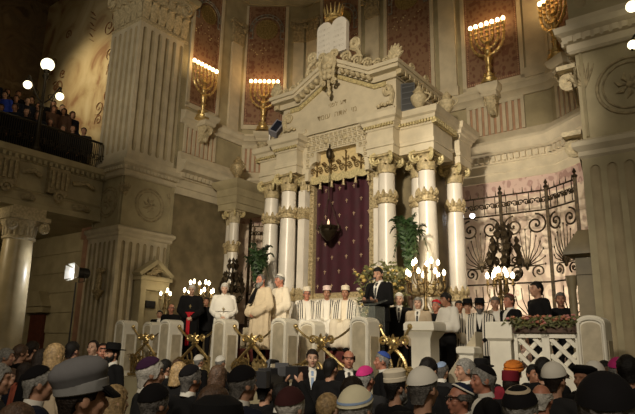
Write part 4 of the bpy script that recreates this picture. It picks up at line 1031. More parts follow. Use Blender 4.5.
# ---------------------------------------------------------------- standing candelabra
def candelabrum(label, u, n, z0, tiers, lit=True, m_=BRASS_D, group=None, glow=0, stand=True):
    t = thing('standing_candelabrum', label, 'candelabrum', u, n, z0, rnd.uniform(0, 1), group)
    top = max(z for z, r, k in tiers)
    m = MB(); m.lathe([(0.2, 0), (0.22, 0.05), (0.1, 0.12), (0.06, 0.25), (0.05, 0.5), (0.08, 0.55), (0.04, 0.65), (0.035, top*0.6), (0.07, top*0.62), (0.035, top*0.66), (0.03, top - 0.1), (0.05, top - 0.06), (0.02, top)], (0, 0, 0), 10); m.build('stand', m_, t)
    for z, r, k in tiers:
        for i in range(k):
            a = 2*PI*i/k + z*3; c, s = math.cos(a), math.sin(a)
            b = MB(); b.tube(bez((0.03*c, 0.03*s, z - 0.32), (r*0.6*c, r*0.6*s, z - 0.5), (r*1.15*c, r*1.15*s, z - 0.36), (r*c, r*s, z - 0.13), 8), 0.014 if lit else 0.024, 5)
            b.lathe([(0.012, -0.14), (0.045, -0.12), (0.03, -0.1), (0.022, -0.09), (0.022, 0.0)], (r*c, r*s, z), 8)
            if not lit:
                b.lathe([(0.05, -0.05), (0.09, 0.05), (0.03, 0.12), (0.06, 0.18), (0, 0.28)], (r*c, r*s, z - 0.05), 6); b.tube(spiral((r*0.8*c, r*0.8*s, z - 0.3), 0.09, 1.4, (c, s, 0), (0, 0, 1), n=14), 0.02, 5)
            o = b.build('arm', m_, t)
            if lit:
                f = MB(); f.lathe([(0.012, 0.0), (0.032, 0.03), (0.036, 0.06), (0.022, 0.1), (0.0, 0.13)], (r*c, r*s, z), 8); f.build('candle_bulb', FLAME, o)
    if glow:
        l = bpy.data.lights.new('candle_glow', 'POINT'); l.energy = glow; l.color = (1, 0.74, 0.4); l.shadow_soft_size = 0.3
        lo = bpy.data.objects.new('candle_glow', l); COL.objects.link(lo); lo.parent = t; lo.location = (0, 0, top + 0.25)
    return t
candelabrum('small lit candelabrum before the gabled niche on the left pier', -5.4, -0.9, PZ, [(2.06, 0.15, 3), (2.16, 0.05, 1)], glow=3)
candelabrum('lit candelabrum with two tiers of bulbs behind the red-sashed prelate', -3.85, -1.0, PZ, [(2.08, 0.39, 7), (2.30, 0.26, 5)], glow=8)
candelabrum('large lit candelabrum with two tiers of bulbs before the right ark columns', 2.78, -0.8, PZ, [(2.2, 0.38, 7), (2.42, 0.27, 5)], glow=10)
candelabrum('lit candelabrum above the shawled men before the right iron screen', 4.33, -0.8, PZ, [(2.06, 0.23, 6), (2.16, 0.1, 3)], glow=6)
candelabrum('unlit black branched candelabrum standing before the right iron screen', 4.06, 0.3, PZ, [(2.55, 0.34, 6), (2.85, 0.26, 5), (3.15, 0.12, 4)], lit=False, m_=BRONZE)
candelabrum('unlit black branched candelabrum behind the white-caped old man', -4.25, 0.6, PZ, [(2.35, 0.36, 6), (2.65, 0.26, 5), (3.05, 0.12, 3)], lit=False, m_=BRONZE)

# ---------------------------------------------------------------- palms and flowers
def palm(label, u, n, z0, ht, seed, spread=0.45):
    t = thing('potted_palm', label, 'palm', u, n, z0); q = random.Random(seed)
    m = MB(); m.lathe([(0.16, 0), (0.22, 0.36), (0.24, 0.4), (0.2, 0.4), (0.18, 0.3)], (0, 0, 0), 14); m.build('pot', BRONZE, t)
    m = MB(); m.tube([(0, 0, 0.3), (0.02, 0, ht*0.5), (0, 0.01, ht*0.62)], 0.05, 7); m.build('trunk', WOODD, t)
    for k in range(24):
        a = k*2.4 + q.random()*0.4; r = spread*(0.3 + 0.7*q.random()); up = ht*(0.32 + 0.14*q.random())
        c, s = math.cos(a), math.sin(a); z = ht*0.6
        P = bez((0, 0, z), (r*0.25*c, r*0.25*s, z + up*0.9), (r*0.6*c, r*0.6*s, z + up*1.1), (r*c, r*s, z + up*(0.45 + 0.6*q.random())), 14)
        f = MB(); f.tube(P, [0.012]*8 + [0.007]*7, 4)
        for i in range(2, 15):
            p = P[i]; d = (P[i] - P[i-1]).normalized(); sd = d.cross(Vector((0, 0, 1)))
            if sd.length < 0.01: sd = Vector((1, 0, 0))
            sd.normalize()
            for sg in (-1, 1):
                L = 0.20*math.sin(PI*(0.15 + 0.8*i/15)); e = p + sd*sg*L*0.8 + d*L*0.6 - Vector((0, 0, L*0.25)); w = d*0.026
                f.add([p - w, p + w, (p + e)/2 + w + Vector((0, 0, 0.012)), e, (p + e)/2 - w], [(0, 1, 2, 4), (2, 3, 4)])
        f.build('frond', LEAF, t)
palm('dark green potted palm between the right ark columns and the flowers', 2.36, -0.7, PZ, 3.35, 3, 0.42)
palm('dark green potted palm left of the ark columns behind the bearded man', -1.93, -0.78, 1.47, 2.75, 5, 0.42)
t = thing('flower_arrangement', 'tall loose arrangement of yellow flowers and greenery right of the curtain', 'flowers', 1.82, -0.95, 1.47)
m = MB(); m.lathe([(0.16, 0), (0.08, 0.08), (0.06, 0.4), (0.2, 0.9), (0.24, 1.1), (0.2, 1.1)], (0, 0, 0), 14); m.build('vase', GOLD_D, t)
q = random.Random(21); lf = MB(); fy = MB(); fw = MB()
for k in range(620):
    a = q.random()*6.28; r = 0.58*math.sqrt(q.random()); z = 0.9 + 1.35*q.random()*(1 - 0.3*r); x, y = r*math.cos(a), r*math.sin(a)*0.7; b = q.random()*6.28; L = 0.05 + 0.06*q.random()
    lf.add([(x, y, z), (x + L*math.cos(b) - 0.02*math.sin(b), y + L*math.sin(b), z + 0.04), (x + 2*L*math.cos(b), y + 2*L*math.sin(b)*0.6, z + q.uniform(-0.1, 0.1)), (x + L*math.cos(b) + 0.02*math.sin(b), y + L*math.sin(b), z + 0.02), (x + L*math.cos(b), y + L*math.sin(b)*0.8, z - 0.01)], [(0, 1, 2), (0, 2, 3), (0, 4, 1), (1, 4, 2), (2, 4, 3), (3, 4, 0)])
for k in range(95):
    a = q.random()*6.28; r = 0.6*math.sqrt(q.random()); z = 1.05 + 1.15*q.random()*(1 - 0.3*r); b = 0 if q.random() < 0.85 else 1; rr = 0.03 + 0.028*q.random(); fb = MB()
    fb.sph((r*math.cos(a), r*math.sin(a)*0.7 - 0.03, z), (rr, rr, rr*0.8), 7, 5); fb.build(('yellow_flower', 'white_flower')[b], (FLOWER_Y, CL['ivory'])[b], t)
tag(lf.build('greenery', LEAF2, t), kind='stuff')

# ---------------------------------------------------------------- lamps
t = thing('gallery_lamp_post', 'dark iron lamp post with three lit white globes on the left gallery', 'lamp post', -7.42, -4.2, 6.98)
m = MB(); m.lathe([(0.14, 0), (0.16, 0.1), (0.09, 0.2), (0.06, 0.4), (0.05, 1.3), (0.09, 1.36), (0.05, 1.45), (0.04, 2.2), (0.1, 2.3), (0.06, 2.42), (0.1, 2.5)], (0, 0, 0), 12); m.build('pole', IRON, t)
for s, y in ((1, 0.48), (-1, -0.47)):
    m = MB(); m.tube(bez((0, 0, 1.5), (0, y*0.5, 1.5), (0, y*1.1, 2.5), (0, y, 2.02), 12), 0.025, 6); m.tube(spiral((0, y*0.5, 1.72), 0.13, 1.5, (0, s, 0), (0, 0, 1)), 0.016, 5); m.lathe([(0.0, 2.04), (0.06, 2.02), (0.05, 1.96)], (0, y, 0), 10); ar_ = m.build('arm', IRON, t)
    m = MB(); m.sph((0, y, 1.86), 0.115, 16, 10); m.build('globe', GLOBE, ar_)
m = MB(); m.sph((0, 0, 2.68), 0.185, 18, 12); m.build('globe', GLOBE, t)
l = bpy.data.lights.new('globe_glow', 'POINT'); l.energy = 3; l.color = (1, 0.75, 0.36); l.shadow_soft_size = 0.3
lo = bpy.data.objects.new('globe_glow', l); COL.objects.link(lo); lo.parent = t; lo.location = (-0.7, 0.6, 2.4)
t = thing('wall_lamp', 'lit white globes at the right edge before the carved medallion', 'lamp', 7.3, -2.1, 6.1)
m = MB(); m.lathe([(0.0, 0), (0.08, 0.02), (0.05, 0.1), (0.04, 0.4), (0.05, 1.2)], (0, -0.45, -0.3), 10); m.tube([(0, 0, 0.1), (0, -0.45, 0.0)], 0.03, 6); m.tube(bez((0, -0.45, 0.3), (-0.1, -0.45, 0.5), (-0.2, -0.5, 0.3), (-0.17, -0.5, 0.12)), 0.02, 6); m.build('bracket', IRON, t)
for x, z, r in ((-0.11, 0.83, 0.085), (-0.16, 0.21, 0.07)):
    m = MB(); m.sph((x, -0.5, z), r, 16, 10); m.build('globe', GLOBE, t)
t = thing('studio_light', 'lit studio flood lamp with open barn doors on a stand, left', 'spotlight', -6.85, -2.85, 0, 0.0)
m = MB(); m.tube([(0, 0, 0.6), (0, 0, 3.45)], 0.022, 8)
for k in range(3): a = k*2.1; m.tube([(0, 0, 0.75), (0.5*math.cos(a), 0.5*math.sin(a), 0.02)], 0.015, 6)
m.build('stand', GREYP, t)
h = MB(); h.M = Matrix.Translation((0, 0, 3.72)) @ Matrix.Rotation(R(-6), 4, 'Z')
h.lathe([(0.0, -0.0)], (0, 0, 0), 3) if False else None
h.loft([[(0.15*sx*math.cos(2*PI*k/14), y, 0.15*sx*math.sin(2*PI*k/14)) for k in range(14)] for sx, y in ((0.6, 0.34), (0.95, 0.3), (1.0, 0.0), (0.98, -0.02))])
h.tube([(-0.17, 0.15, 0), (-0.17, 0.15, -0.25), (0.17, 0.15, -0.25), (0.17, 0.15, 0)], 0.015, 5); ho = h.build('lamp_head', BLACKP, t)
f = MB(); f.M = h.M; f.loft([[(0.125*rr*math.cos(2*PI*k/16), y, 0.125*rr*math.sin(2*PI*k/16)) for k in range(16)] for rr, y in ((1, -0.02), (0.9, -0.045), (0.3, -0.06))]); f.build('lens', LEDLIGHT, ho)
bdm = MB(); bdm.M = h.M
for (a, b, c, d) in (((-0.15, -0.02, 0.12), (0.15, -0.02, 0.12), (0.2, -0.2, 0.24), (-0.2, -0.2, 0.24)), ((-0.15, -0.02, -0.12), (0.15, -0.02, -0.12), (0.2, -0.2, -0.24), (-0.2, -0.2, -0.24)), ((-0.14, -0.02, -0.12), (-0.14, -0.02, 0.12), (-0.28, -0.22, 0.2), (-0.28, -0.22, -0.2)), ((0.14, -0.02, -0.12), (0.14, -0.02, 0.12), (0.26, -0.2, 0.2), (0.26, -0.2, -0.2))):
    e = [Vector(p) for p in (a, b, c, d)]; nn = (e[1]-e[0]).cross(e[2]-e[0]).normalized()*0.006
    bdm.loft([[p - nn for p in e], [p + nn for p in e]])
bdm.build('barn_door', WHITEP, ho)
def spot(name, loc, target, energy, size, blend=0.4, col=(1, 0.86, 0.62), soft=0.25, parent=None):
    l = bpy.data.lights.new(name, 'SPOT'); l.energy = energy; l.spot_size = R(size); l.spot_blend = blend; l.color = col; l.shadow_soft_size = soft
    o = bpy.data.objects.new(name, l); COL.objects.link(o); o.location = loc
    o.rotation_euler = (Vector(target) - Vector(loc)).to_track_quat('-Z', 'Y').to_euler(); return o
spot('studio_light_beam', aw(-6.85, -3.1, 3.72), aw(-7.6, -5.0, 3.2), 60, 110, 0.6, (0.95, 0.96, 1.0), 0.12)
t = thing('wall_sconce', 'small gilt figured bracket high on the fluted left pier', 'bracket', -6.72, -2.1, 3.0)
m = MB(); m.lathe([(0.02, 0), (0.07, 0.1), (0.16, 0.22), (0.18, 0.28), (0.0, 0.28)], (0, -0.14, 0), 10); m.tube([(0, 0, 0.15), (0, -0.14, 0.15)], 0.04, 6)
m.tube([(0, -0.14, 0.28), (0.03, -0.16, 0.6), (-0.04, -0.14, 0.9)], [0.07, 0.1, 0.05], 8); m.sph((0.04, -0.18, 0.68), (0.1, 0.07, 0.12), 8, 6)
for s in (-1, 1): m.tube(spiral((s*0.12, -0.12, 0.82), 0.09, 1.4, (s, 0, 0), (0, 0, 1)), 0.025, 5)
m.build('carving', GILT, t)
t = thing('small_lamp', 'tiny lit white lamp beside the rearmost right ark column', 'lamp', 2.62, 2.3, 5.0)
m = MB(); m.tube([(0, 0.3, 0.12), (0, 0, 0.12), (0, 0, 0.2)], 0.015, 5); m.build('bracket', IRON, t)
m = MB(); m.sph((0, -0.02, 0.19), 0.06, 12, 8); m.build('bulb', LEDLIGHT, t)

# ---------------------------------------------------------------- boxes set up on the ark
t = thing('line_speaker', 'grey-framed dark louvred loudspeaker propped on the ark right of the gable', 'loudspeaker', 1.97, 0.16, 7.34, 0.35)
m = MB(); m.box(-0.17, 0.17, -0.1, 0.12, 0.0, 0.84); m.build('case', GREYP, t)
m = MB(); m.box(-0.145, 0.145, -0.108, -0.1, 0.03, 0.81); m.build('front_panel', BLACKP, t)
m = MB()
for k in range(5): m.obox((-0.14, -0.11, 0.12 + k*0.15), (0.14, -0.11, 0.15 + k*0.15), 0.02, 0.03)
m.build('louvre', GREYP, t)
t = thing('box_floodlight', 'blue-grey box floodlight on a pale yoke upon the left ark cornice', 'floodlight', -2.08, -0.1, 7.34, 0.5)
m = MB(); m.tube([(-0.2, 0, 0.45), (-0.2, 0, 0.1), (0, 0, 0.03), (0.2, 0, 0.1), (0.2, 0, 0.45)], 0.025, 6); m.lathe([(0.12, 0), (0.1, 0.03), (0.03, 0.05)], (0, 0, 0), 10); m.build('yoke', WHITEP, t)
m = MB(); m.M = Matrix.Translation((0, 0, 0.5)) @ Matrix.Rotation(R(25), 4, 'Y') @ Matrix.Rotation(R(-25), 4, 'X'); m.box(-0.13, 0.13, -0.1, 0.12, -0.24, 0.24); m.build('housing', mat('pale_grey_housing', (0.22, 0.22, 0.27), 0.5), t)
m2 = MB(); m2.M = m.M; m2.box(-0.09, 0.09, -0.115, -0.1, -0.2, 0.2); m2.build('front_glass', LENS, t)

# ---------------------------------------------------------------- speaker's lectern, microphones
t = thing('acrylic_lectern', 'clear acrylic lectern in front of the man speaking', 'lectern', 2.66, -2.78, 1.47)
m = MB()
for x in (-0.22, 0.22): m.box(x - 0.006, x + 0.006, -0.16, 0.16, 0, 1.1)
m.box(-0.22, 0.22, -0.166, -0.154, 0, 1.1); m.build('body', ACRYL, t)
m = MB(); m.loft([[(-0.26, -0.2, 1.11), (0.26, -0.2, 1.11), (0.26, 0.2, 1.21), (-0.26, 0.2, 1.21)], [(-0.26, -0.2, 1.125), (0.26, -0.2, 1.125), (0.26, 0.2, 1.225), (-0.26, 0.2, 1.225)]]); m.build('sloped_top', ACRYL, t)
t = thing('microphone', 'thin gooseneck microphone rising from the clear lectern', 'microphone', 2.52, -2.72, 2.645)
m = MB(); m.lathe([(0.03, 0), (0.03, 0.02), (0.01, 0.03)], (0, 0, 0), 10); m.tube(bez((0, 0, 0.02), (-0.02, 0, 0.25), (0.0, 0.02, 0.38), (0.12, 0.06, 0.42)), 0.009, 6); m.build('gooseneck', BLACKP, t)
m = MB(); m.capsule((0.12, 0.06, 0.42), (0.18, 0.08, 0.44), 0.018, 0.018); m.build('capsule', BLACKP, t)
# seats of the seated elders
for i, (u, l) in enumerate(((0.17, 'gilt-legged stool under the leftmost seated elder with the striped shawl'), (0.73, 'gilt-legged stool under the middle seated elder'), (1.2, 'gilt-legged stool under the rightmost seated elder in the ivory robe'))):
    t = thing('stool', l, 'stool', u, -1.33, 1.78, 0, 'stools of the seated elders')
    m = MB(); m.box(-0.22, 0.22, -0.2, 0.2, 0.4, 0.47); m.build('seat', CL['darkred'], t)
    for sx in (-1, 1):
        for sy in (-1, 1):
            m = MB(); m.box(sx*0.18 - 0.02, sx*0.18 + 0.02, sy*0.16 - 0.02, sy*0.16 + 0.02, 0, 0.4); m.build('leg', GILT, t)
# ================================================================== PEOPLE
MESH = {}
def blob(mb, key, voxel, smooth=5, folds=None, factor=0.5):
    o = mb.build(key, SKIN, angle=None)
    r = o.modifiers.new('r', 'REMESH'); r.mode = 'VOXEL'; r.voxel_size = voxel
    s = o.modifiers.new('s', 'SMOOTH'); s.iterations = smooth; s.factor = factor
    dg = bpy.context.evaluated_depsgraph_get(); me = bpy.data.meshes.new_from_object(o.evaluated_get(dg))
    old = o.data; bpy.data.objects.remove(o); bpy.data.meshes.remove(old)
    if folds:
        for v in me.vertices:
            k, amp, z1 = folds
            a = math.atan2(v.co.y, v.co.x); f = max(0.0, min(1.0, (z1 - v.co.z)/0.35))
            d = amp*f*math.sin(k*a + 2.2*math.sin(v.co.z*2.3) + 1.3*math.sin(3*a))
            v.co.x *= 1 + d; v.co.y *= 1 + d
    me.shade_smooth(); me.name = key
    if not me.materials: me.materials.append(SKIN)
    MESH[key] = me
    return me
def keep(mb, key, angle=50, mats=None):
    o = mb.build(key, mats or [SKIN], angle=angle); MESH[key] = o.data; bpy.data.objects.remove(o); return MESH[key]

HEAD = {}
def pose(name, arms, tilt=0.0, sit=False):
    """skeleton: joints of a 1.75 m figure facing -y"""
    d = {}
    b = 0.44 if sit else 0.0      # how far the trunk is lowered
    d['sit'] = sit; d['dz'] = b
    if sit:
        d['legs'] = [(Vector((s*0.10, 0.0, 0.53)), Vector((s*0.13, -0.43, 0.52)), Vector((s*0.12, -0.40, 0.08))) for s in (-1, 1)]
    else:
        d['legs'] = [(Vector((s*0.09, 0.0, 0.90)), Vector((s*0.095, -0.01, 0.48)), Vector((s*0.095, 0.02, 0.08))) for s in (-1, 1)]
    d['arms'] = []
    for s, (el, wr, dr, pn) in zip((-1, 1), arms):
        d['arms'].append((Vector((s*0.185, 0.012, 1.415 - b)), Vector(el) - Vector((0, 0, b)), Vector(wr) - Vector((0, 0, b)), Vector(dr).normalized(), Vector(pn).normalized(), s))
    d['tilt'] = tilt
    piv = Vector((0, 0.015, 1.50 - b)); M = Matrix.Translation(piv) @ Matrix.Rotation(R(tilt), 4, 'X')
    d['HM'] = M; d['HC'] = M @ Vector((0, -0.02, 0.125)); d['pivot'] = piv
    HEAD[name] = d
    return d
def hand(mb, w, d, p, thumb, curl=0.5):
    l = thumb
    for i in range(4):
        k = w + d*0.085 + l*(0.027 - 0.018*i); mb.capsule(w + d*0.01 + l*(0.014 - 0.009*i), k, 0.016, 0.0125, 8)
        L = (0.040, 0.046, 0.043, 0.034)[i]; a = curl*0.9; b = curl*1.9
        m = k + (d*math.cos(a) + p*math.sin(a))*L; e = m + (d*math.cos(b) + p*math.sin(b))*L*0.95
        mb.capsule(k, m, 0.0105, 0.0095, 8); mb.capsule(m, e, 0.0095, 0.008, 8)
    t0 = w + d*0.02 + l*0.022; t1 = t0 + l*0.028 + d*0.03 + p*0.008; t2 = t1 + d*0.032 + p*0.012
    mb.capsule(t0, t1, 0.014, 0.0115, 8); mb.capsule(t1, t2, 0.011, 0.009, 8)
def head_prims(mb):
    """head around its own centre, face to -y"""
    S = mb.sph
    S((0, 0.008, 0.022), (0.075, 0.094, 0.098), 20, 14); S((0, -0.03, -0.045), (0.058, 0.062, 0.066), 16, 10)
    S((0, -0.068, -0.092), (0.026, 0.022, 0.02), 10, 8); mb.capsule((0, -0.086, 0.016), (0, -0.108, -0.024), 0.009, 0.0145, 8)
    mb.capsule((-0.036, -0.077, 0.034), (0.036, -0.077, 0.034), 0.013, 0.013, 8)
    for s in (-1, 1):
        S((s*0.040, -0.060, -0.022), (0.026, 0.026, 0.026), 10, 8); S((s*0.079, 0.012, -0.006), (0.011, 0.022, 0.033), 10, 8); S((s*0.012, -0.104, -0.03), (0.009, 0.009, 0.008), 8, 6)
    S((0, -0.090, -0.052), (0.024, 0.010, 0.006), 10, 6); S((0, -0.088, -0.064), (0.021, 0.010, 0.007), 10, 6)
def body_mesh(name):
    p = HEAD[name]; mb = MB(); b = p['dz']; Z = lambda z: z - b
    mb.sph((0, 0, Z(1.29)), (0.165, 0.11, 0.19), 18, 12); mb.sph((0, -0.01, Z(1.09)), (0.145, 0.11, 0.18), 18, 12); mb.sph((0, 0.0, Z(0.94)), (0.165, 0.115, 0.12), 18, 12)
    for s in (-1, 1): mb.capsule((0, 0.015, Z(1.43)), (s*0.17, 0.012, Z(1.41)), 0.062, 0.056)
    mb.capsule((0, 0.02, Z(1.42)), (0, 0.005, Z(1.55)), 0.06, 0.054)
    for h, k, a in p['legs']:
        mb.capsule(h, k, 0.088, 0.056); mb.capsule(k, a, 0.055, 0.038); mb.capsule(a + Vector((0, 0.03, -0.04)), a + Vector((0, -0.15, -0.05)), 0.038, 0.03)
    for sh, el, wr, dr, pn, s in p['arms']:
        mb.capsule(sh, el, 0.05, 0.038); mb.capsule(el, wr, 0.038, 0.026)
        th = dr.cross(pn)*(-s); hand(mb, wr, dr, pn, th)
    mb.M = Matrix.Translation(p['HC']) @ Matrix.Rotation(R(p['tilt']), 4, 'X'); head_prims(mb); mb.M = None
    return blob(mb, 'body_' + name, 0.0085, 4)
def jacket_mesh(name, hem=0.80):
    p = HEAD[name]; mb = MB(); b = p['dz']; Z = lambda z: z - b
    mb.sph((0, 0.0, Z(1.29)), (0.195, 0.132, 0.20), 18, 12); mb.sph((0, -0.01, Z(1.09)), (0.178, 0.135, 0.2), 18, 12)
    mb.loft([[(rx*math.cos(2*PI*k/20), ry*math.sin(2*PI*k/20) - 0.003, Z(z)) for k in range(20)] for rx, ry, z in ((0.205, 0.148, hem + (0.09 if p['sit'] else 0)), (0.195, 0.142, 0.95), (0.178, 0.132, 1.1), (0.19, 0.13, 1.25), (0.16, 0.11, 1.40))])
    for s in (-1, 1): mb.capsule((0, 0.018, Z(1.435)), (s*0.175, 0.014, Z(1.41)), 0.07, 0.072)
    for sh, el, wr, dr, pn, s in p['arms']: mb.capsule(sh, el, 0.072, 0.056); mb.capsule(el, el.lerp(wr, 0.96), 0.056, 0.043)
    return blob(mb, 'jacket_' + name, 0.013, 5)
def trousers_mesh(name):
    p = HEAD[name]; mb = MB(); b = p['dz']
    mb.sph((0, 0, 0.95 - b), (0.178, 0.13, 0.13), 16, 10)
    for h, k, a in p['legs']: mb.capsule(h, k, 0.1, 0.076); mb.capsule(k, a + Vector((0, 0, -0.01)), 0.076, 0.06)
    return blob(mb, 'trousers_' + name, 0.015, 4)
def shoe_mesh(name):
    p = HEAD[name]
    for i, (h, k, a) in enumerate(p['legs']):
        mb = MB(); x, y, z = a
        mb.loft([[(x + w*math.cos(2*PI*q/12), y + yy + 0.0, max(0.0, zc + hh*math.sin(2*PI*q/12))) for q in range(12)] for yy, w, zc, hh in ((0.08, 0.025, 0.05, 0.04), (0.06, 0.042, 0.05, 0.05), (-0.02, 0.046, 0.05, 0.055), (-0.1, 0.048, 0.035, 0.04), (-0.18, 0.045, 0.03, 0.03), (-0.22, 0.022, 0.025, 0.02))]); keep(mb, 'shoe_%s_%d' % (name, i))
def robe_mesh(name, key, hem=0.06, wide=1.0, sleeve=0.085, cape=False, folds=(11, 0.05, 1.25)):
    p = HEAD[name]; mb = MB(); b = p['dz']; Z = lambda z: z - b; E = lambda rx, ry, z, y=0.0: [(rx*math.cos(2*PI*k/24), ry*math.sin(2*PI*k/24) + y, z) for k in range(24)]
    mb.loft([E(0.13, 0.095, Z(1.46)), E(0.205*wide, 0.14, Z(1.36)), E(0.21*wide, 0.15, Z(1.2)), E(0.2*wide, 0.155, Z(1.1))] + ([E(0.2*wide, 0.155, Z(1.05)), E(0.205*wide, 0.16, Z(0.95))] if hem < 1.0 else []))
    if p['sit']:
        mb.loft([E(0.21, 0.16, 0.62), E(0.24, 0.2, 0.5, -0.05), E(0.24, 0.2, 0.42, -0.08)])
        for h, k, a in p['legs']: mb.capsule(h + Vector((0, 0, 0.02)), k + Vector((0, 0, 0.02)), 0.12, 0.105); mb.capsule(k, (a.x, a.y, hem + 0.1), 0.11, 0.12)
        mb.capsule((0, -0.1, 0.5), (0, -0.42, 0.47), 0.12, 0.1); mb.capsule((0, -0.42, 0.45), (0, -0.4, hem + 0.12), 0.1, 0.11)
    else:
        mb.loft([E(0.205*wide, 0.16, Z(1.2)), E(0.21*wide, 0.17, hem)] if hem > 0.7 else [E(0.205*wide, 0.16, 1.0), E(0.21*wide, 0.17, 0.8), E(0.235*wide, 0.195, 0.4), E(0.25*wide, 0.215, hem)])
    for s in (-1, 1): mb.capsule((0, 0.018, Z(1.435)), (s*0.175, 0.014, Z(1.405)), 0.074, 0.08)
    for sh, el, wr, dr, pn, s in p['arms']: mb.capsule(sh, el, 0.08, sleeve); mb.capsule(el, el.lerp(wr, 0.9), sleeve, sleeve*0.92)
    if cape: 
        mb.loft([E(0.1, 0.09, Z(1.475)), E(0.24, 0.15, Z(1.40)), E(0.29, 0.2, Z(1.2)), E(0.3, 0.225, Z(1.06)), E(0.29, 0.22, Z(1.05))])
    return blob(mb, key, 0.014, 5, folds)
def shawl_mesh(name, key, low=0.72, w=0.19, xc=0.15):
    """a prayer shawl hanging over both shoulders, front and back"""
    p = HEAD[name]; b = p['dz']; mb = MB()
    for s in (-1, 1):
        P = [(-0.185, low), (-0.195, 1.0), (-0.185, 1.22), (-0.13, 1.40), (-0.03, 1.497), (0.07, 1.49), (0.15, 1.38), (0.175, 1.15), (0.18, low + 0.1)]
        if p['sit']: P = [(-0.26, 1.02)] + [(-0.215, 1.1)] + P[2:]
        rings = []
        for i, (y, z) in enumerate(P):
            dr = 0.035 if 1.38 < z else 0.0; xo = s*(xc + w/2); xi = s*(xc - w/2) if z < 1.45 else s*(xc - w/2 + 0.01)
            zo = z - (0.065 if z > 1.36 else 0.0)
            t = 0.012; rings.append([(xi, y - t, z - b + t), (xo, y*0.86 - t, zo - b + t), (xo, y*0.86 + t, zo - b - t), (xi, y + t, z - b - t)])
        mb.loft(rings)
    return keep(mb, key)
def patch(name, key, jacket, rows, off=0.006):
    """cloth seen in the opening of a jacket: rows of (z, half width) laid onto its front"""
    p = HEAD[name]; b = p['dz']; me = MESH[jacket]
    bvh = BVHTree.FromPolygons([v.co.copy() for v in me.vertices], [tuple(q.vertices) for q in me.polygons])
    rings = []
    for z, w in rows:
        ring = []
        for k in range(7):
            x = -w + 2*w*k/6; h = bvh.ray_cast(Vector((x, -1.0, z - b)), Vector((0, 1, 0)))
            y = h[0].y if h[0] else -0.06
            ring.append((x, y - off, z - b))
        ring += [(w, ring[-1][1] + 0.02, z - b), (-w, ring[0][1] + 0.02, z - b)]
        rings.append(ring)
    mb = MB(); mb.loft(rings); return keep(mb, key, 60)

down = lambda s: ((s*0.235, 0.04, 1.13), (s*0.25, -0.03, 0.90), (0, -0.1, -1), (-s, 0, 0))
clasp = lambda s: ((s*0.25, 0.0, 1.13), (s*0.075, -0.205, 0.98), (-s*0.9, -0.25, -0.35), (0, 0.9, -0.4))
clasplow = lambda s: ((s*0.25, 0.02, 1.12), (s*0.07, -0.20, 0.86), (-s*0.8, -0.1, -0.6), (0, 0.9, -0.3))
read_ = lambda s: ((s*0.245, -0.03, 1.13), (s*0.12, -0.28, 1.12), (-s*0.35, -0.9, 0.15), (-s*0.2, 0.15, 1))
film = lambda s: ((s*0.25, -0.16, 1.28), (s*0.10, -0.27, 1.52), (-s*0.35, -0.35, 0.85), (-s*0.8, -0.4, 0.1))
aloft = lambda s: ((s*0.21, -0.20, 1.50), (s*0.085, -0.20, 1.74), (-s*0.25, -0.1, 1), (-s*0.9, -0.5, 0))
for nm, f, tl, st in (('aloft', aloft, 0, 0), ('stand', down, 0, 0), ('clasp', clasp, 8, 0), ('low', clasplow, 0, 0), ('read', read_, 12, 0), ('film', film, 0, 0), ('sit', clasp, 4, 1)):
    pose(nm, [f(-1), f(1)], tl, bool(st)); body_mesh(nm)
    if nm != 'sit':
        jacket_mesh(nm); trousers_mesh(nm)
        patch(nm, 'shirt_' + nm, 'jacket_' + nm, [(1.475, 0.052), (1.45, 0.056), (1.40, 0.048), (1.32, 0.034), (1.24, 0.018), (1.19, 0.004)], 0.005)
        patch(nm, 'tie_' + nm, 'jacket_' + nm, [(1.468, 0.016), (1.445, 0.02), (1.43, 0.015), (1.32, 0.021), (1.21, 0.012)], 0.011)
    shoe_mesh(nm)
robe_mesh('clasp', 'cassock_clasp', 0.05, 1.0, 0.075)
robe_mesh('clasp', 'capedrobe_clasp', 0.05, 1.02, 0.075, cape=True)
robe_mesh('clasp', 'shawlrobe_clasp', 0.30, 1.16, 0.11, folds=(9, 0.05, 1.4))
robe_mesh('read', 'shawlrobe_read', 1.08, 1.22, 0.105, folds=(9, 0.05, 1.4))
robe_mesh('sit', 'robe_sit', 0.05, 1.05, 0.09, folds=None)
shawl_mesh('clasp', 'shawl_clasp'); shawl_mesh('sit', 'shawl_sit'); shawl_mesh('read', 'shawl_read', 0.66)
mb = MB(); mb.loft([[(0.26*math.cos(2*PI*k/28)*w, (0.18*math.sin(2*PI*k/28))*w, z) for k in range(28)] for w, z in ((0.35, 1.475), (0.60, 1.455), (0.88, 1.38), (1.02, 1.24), (1.06, 1.12), (1.04, 1.12), (1.0, 1.2))]); keep(mb, 'cape_clasp')
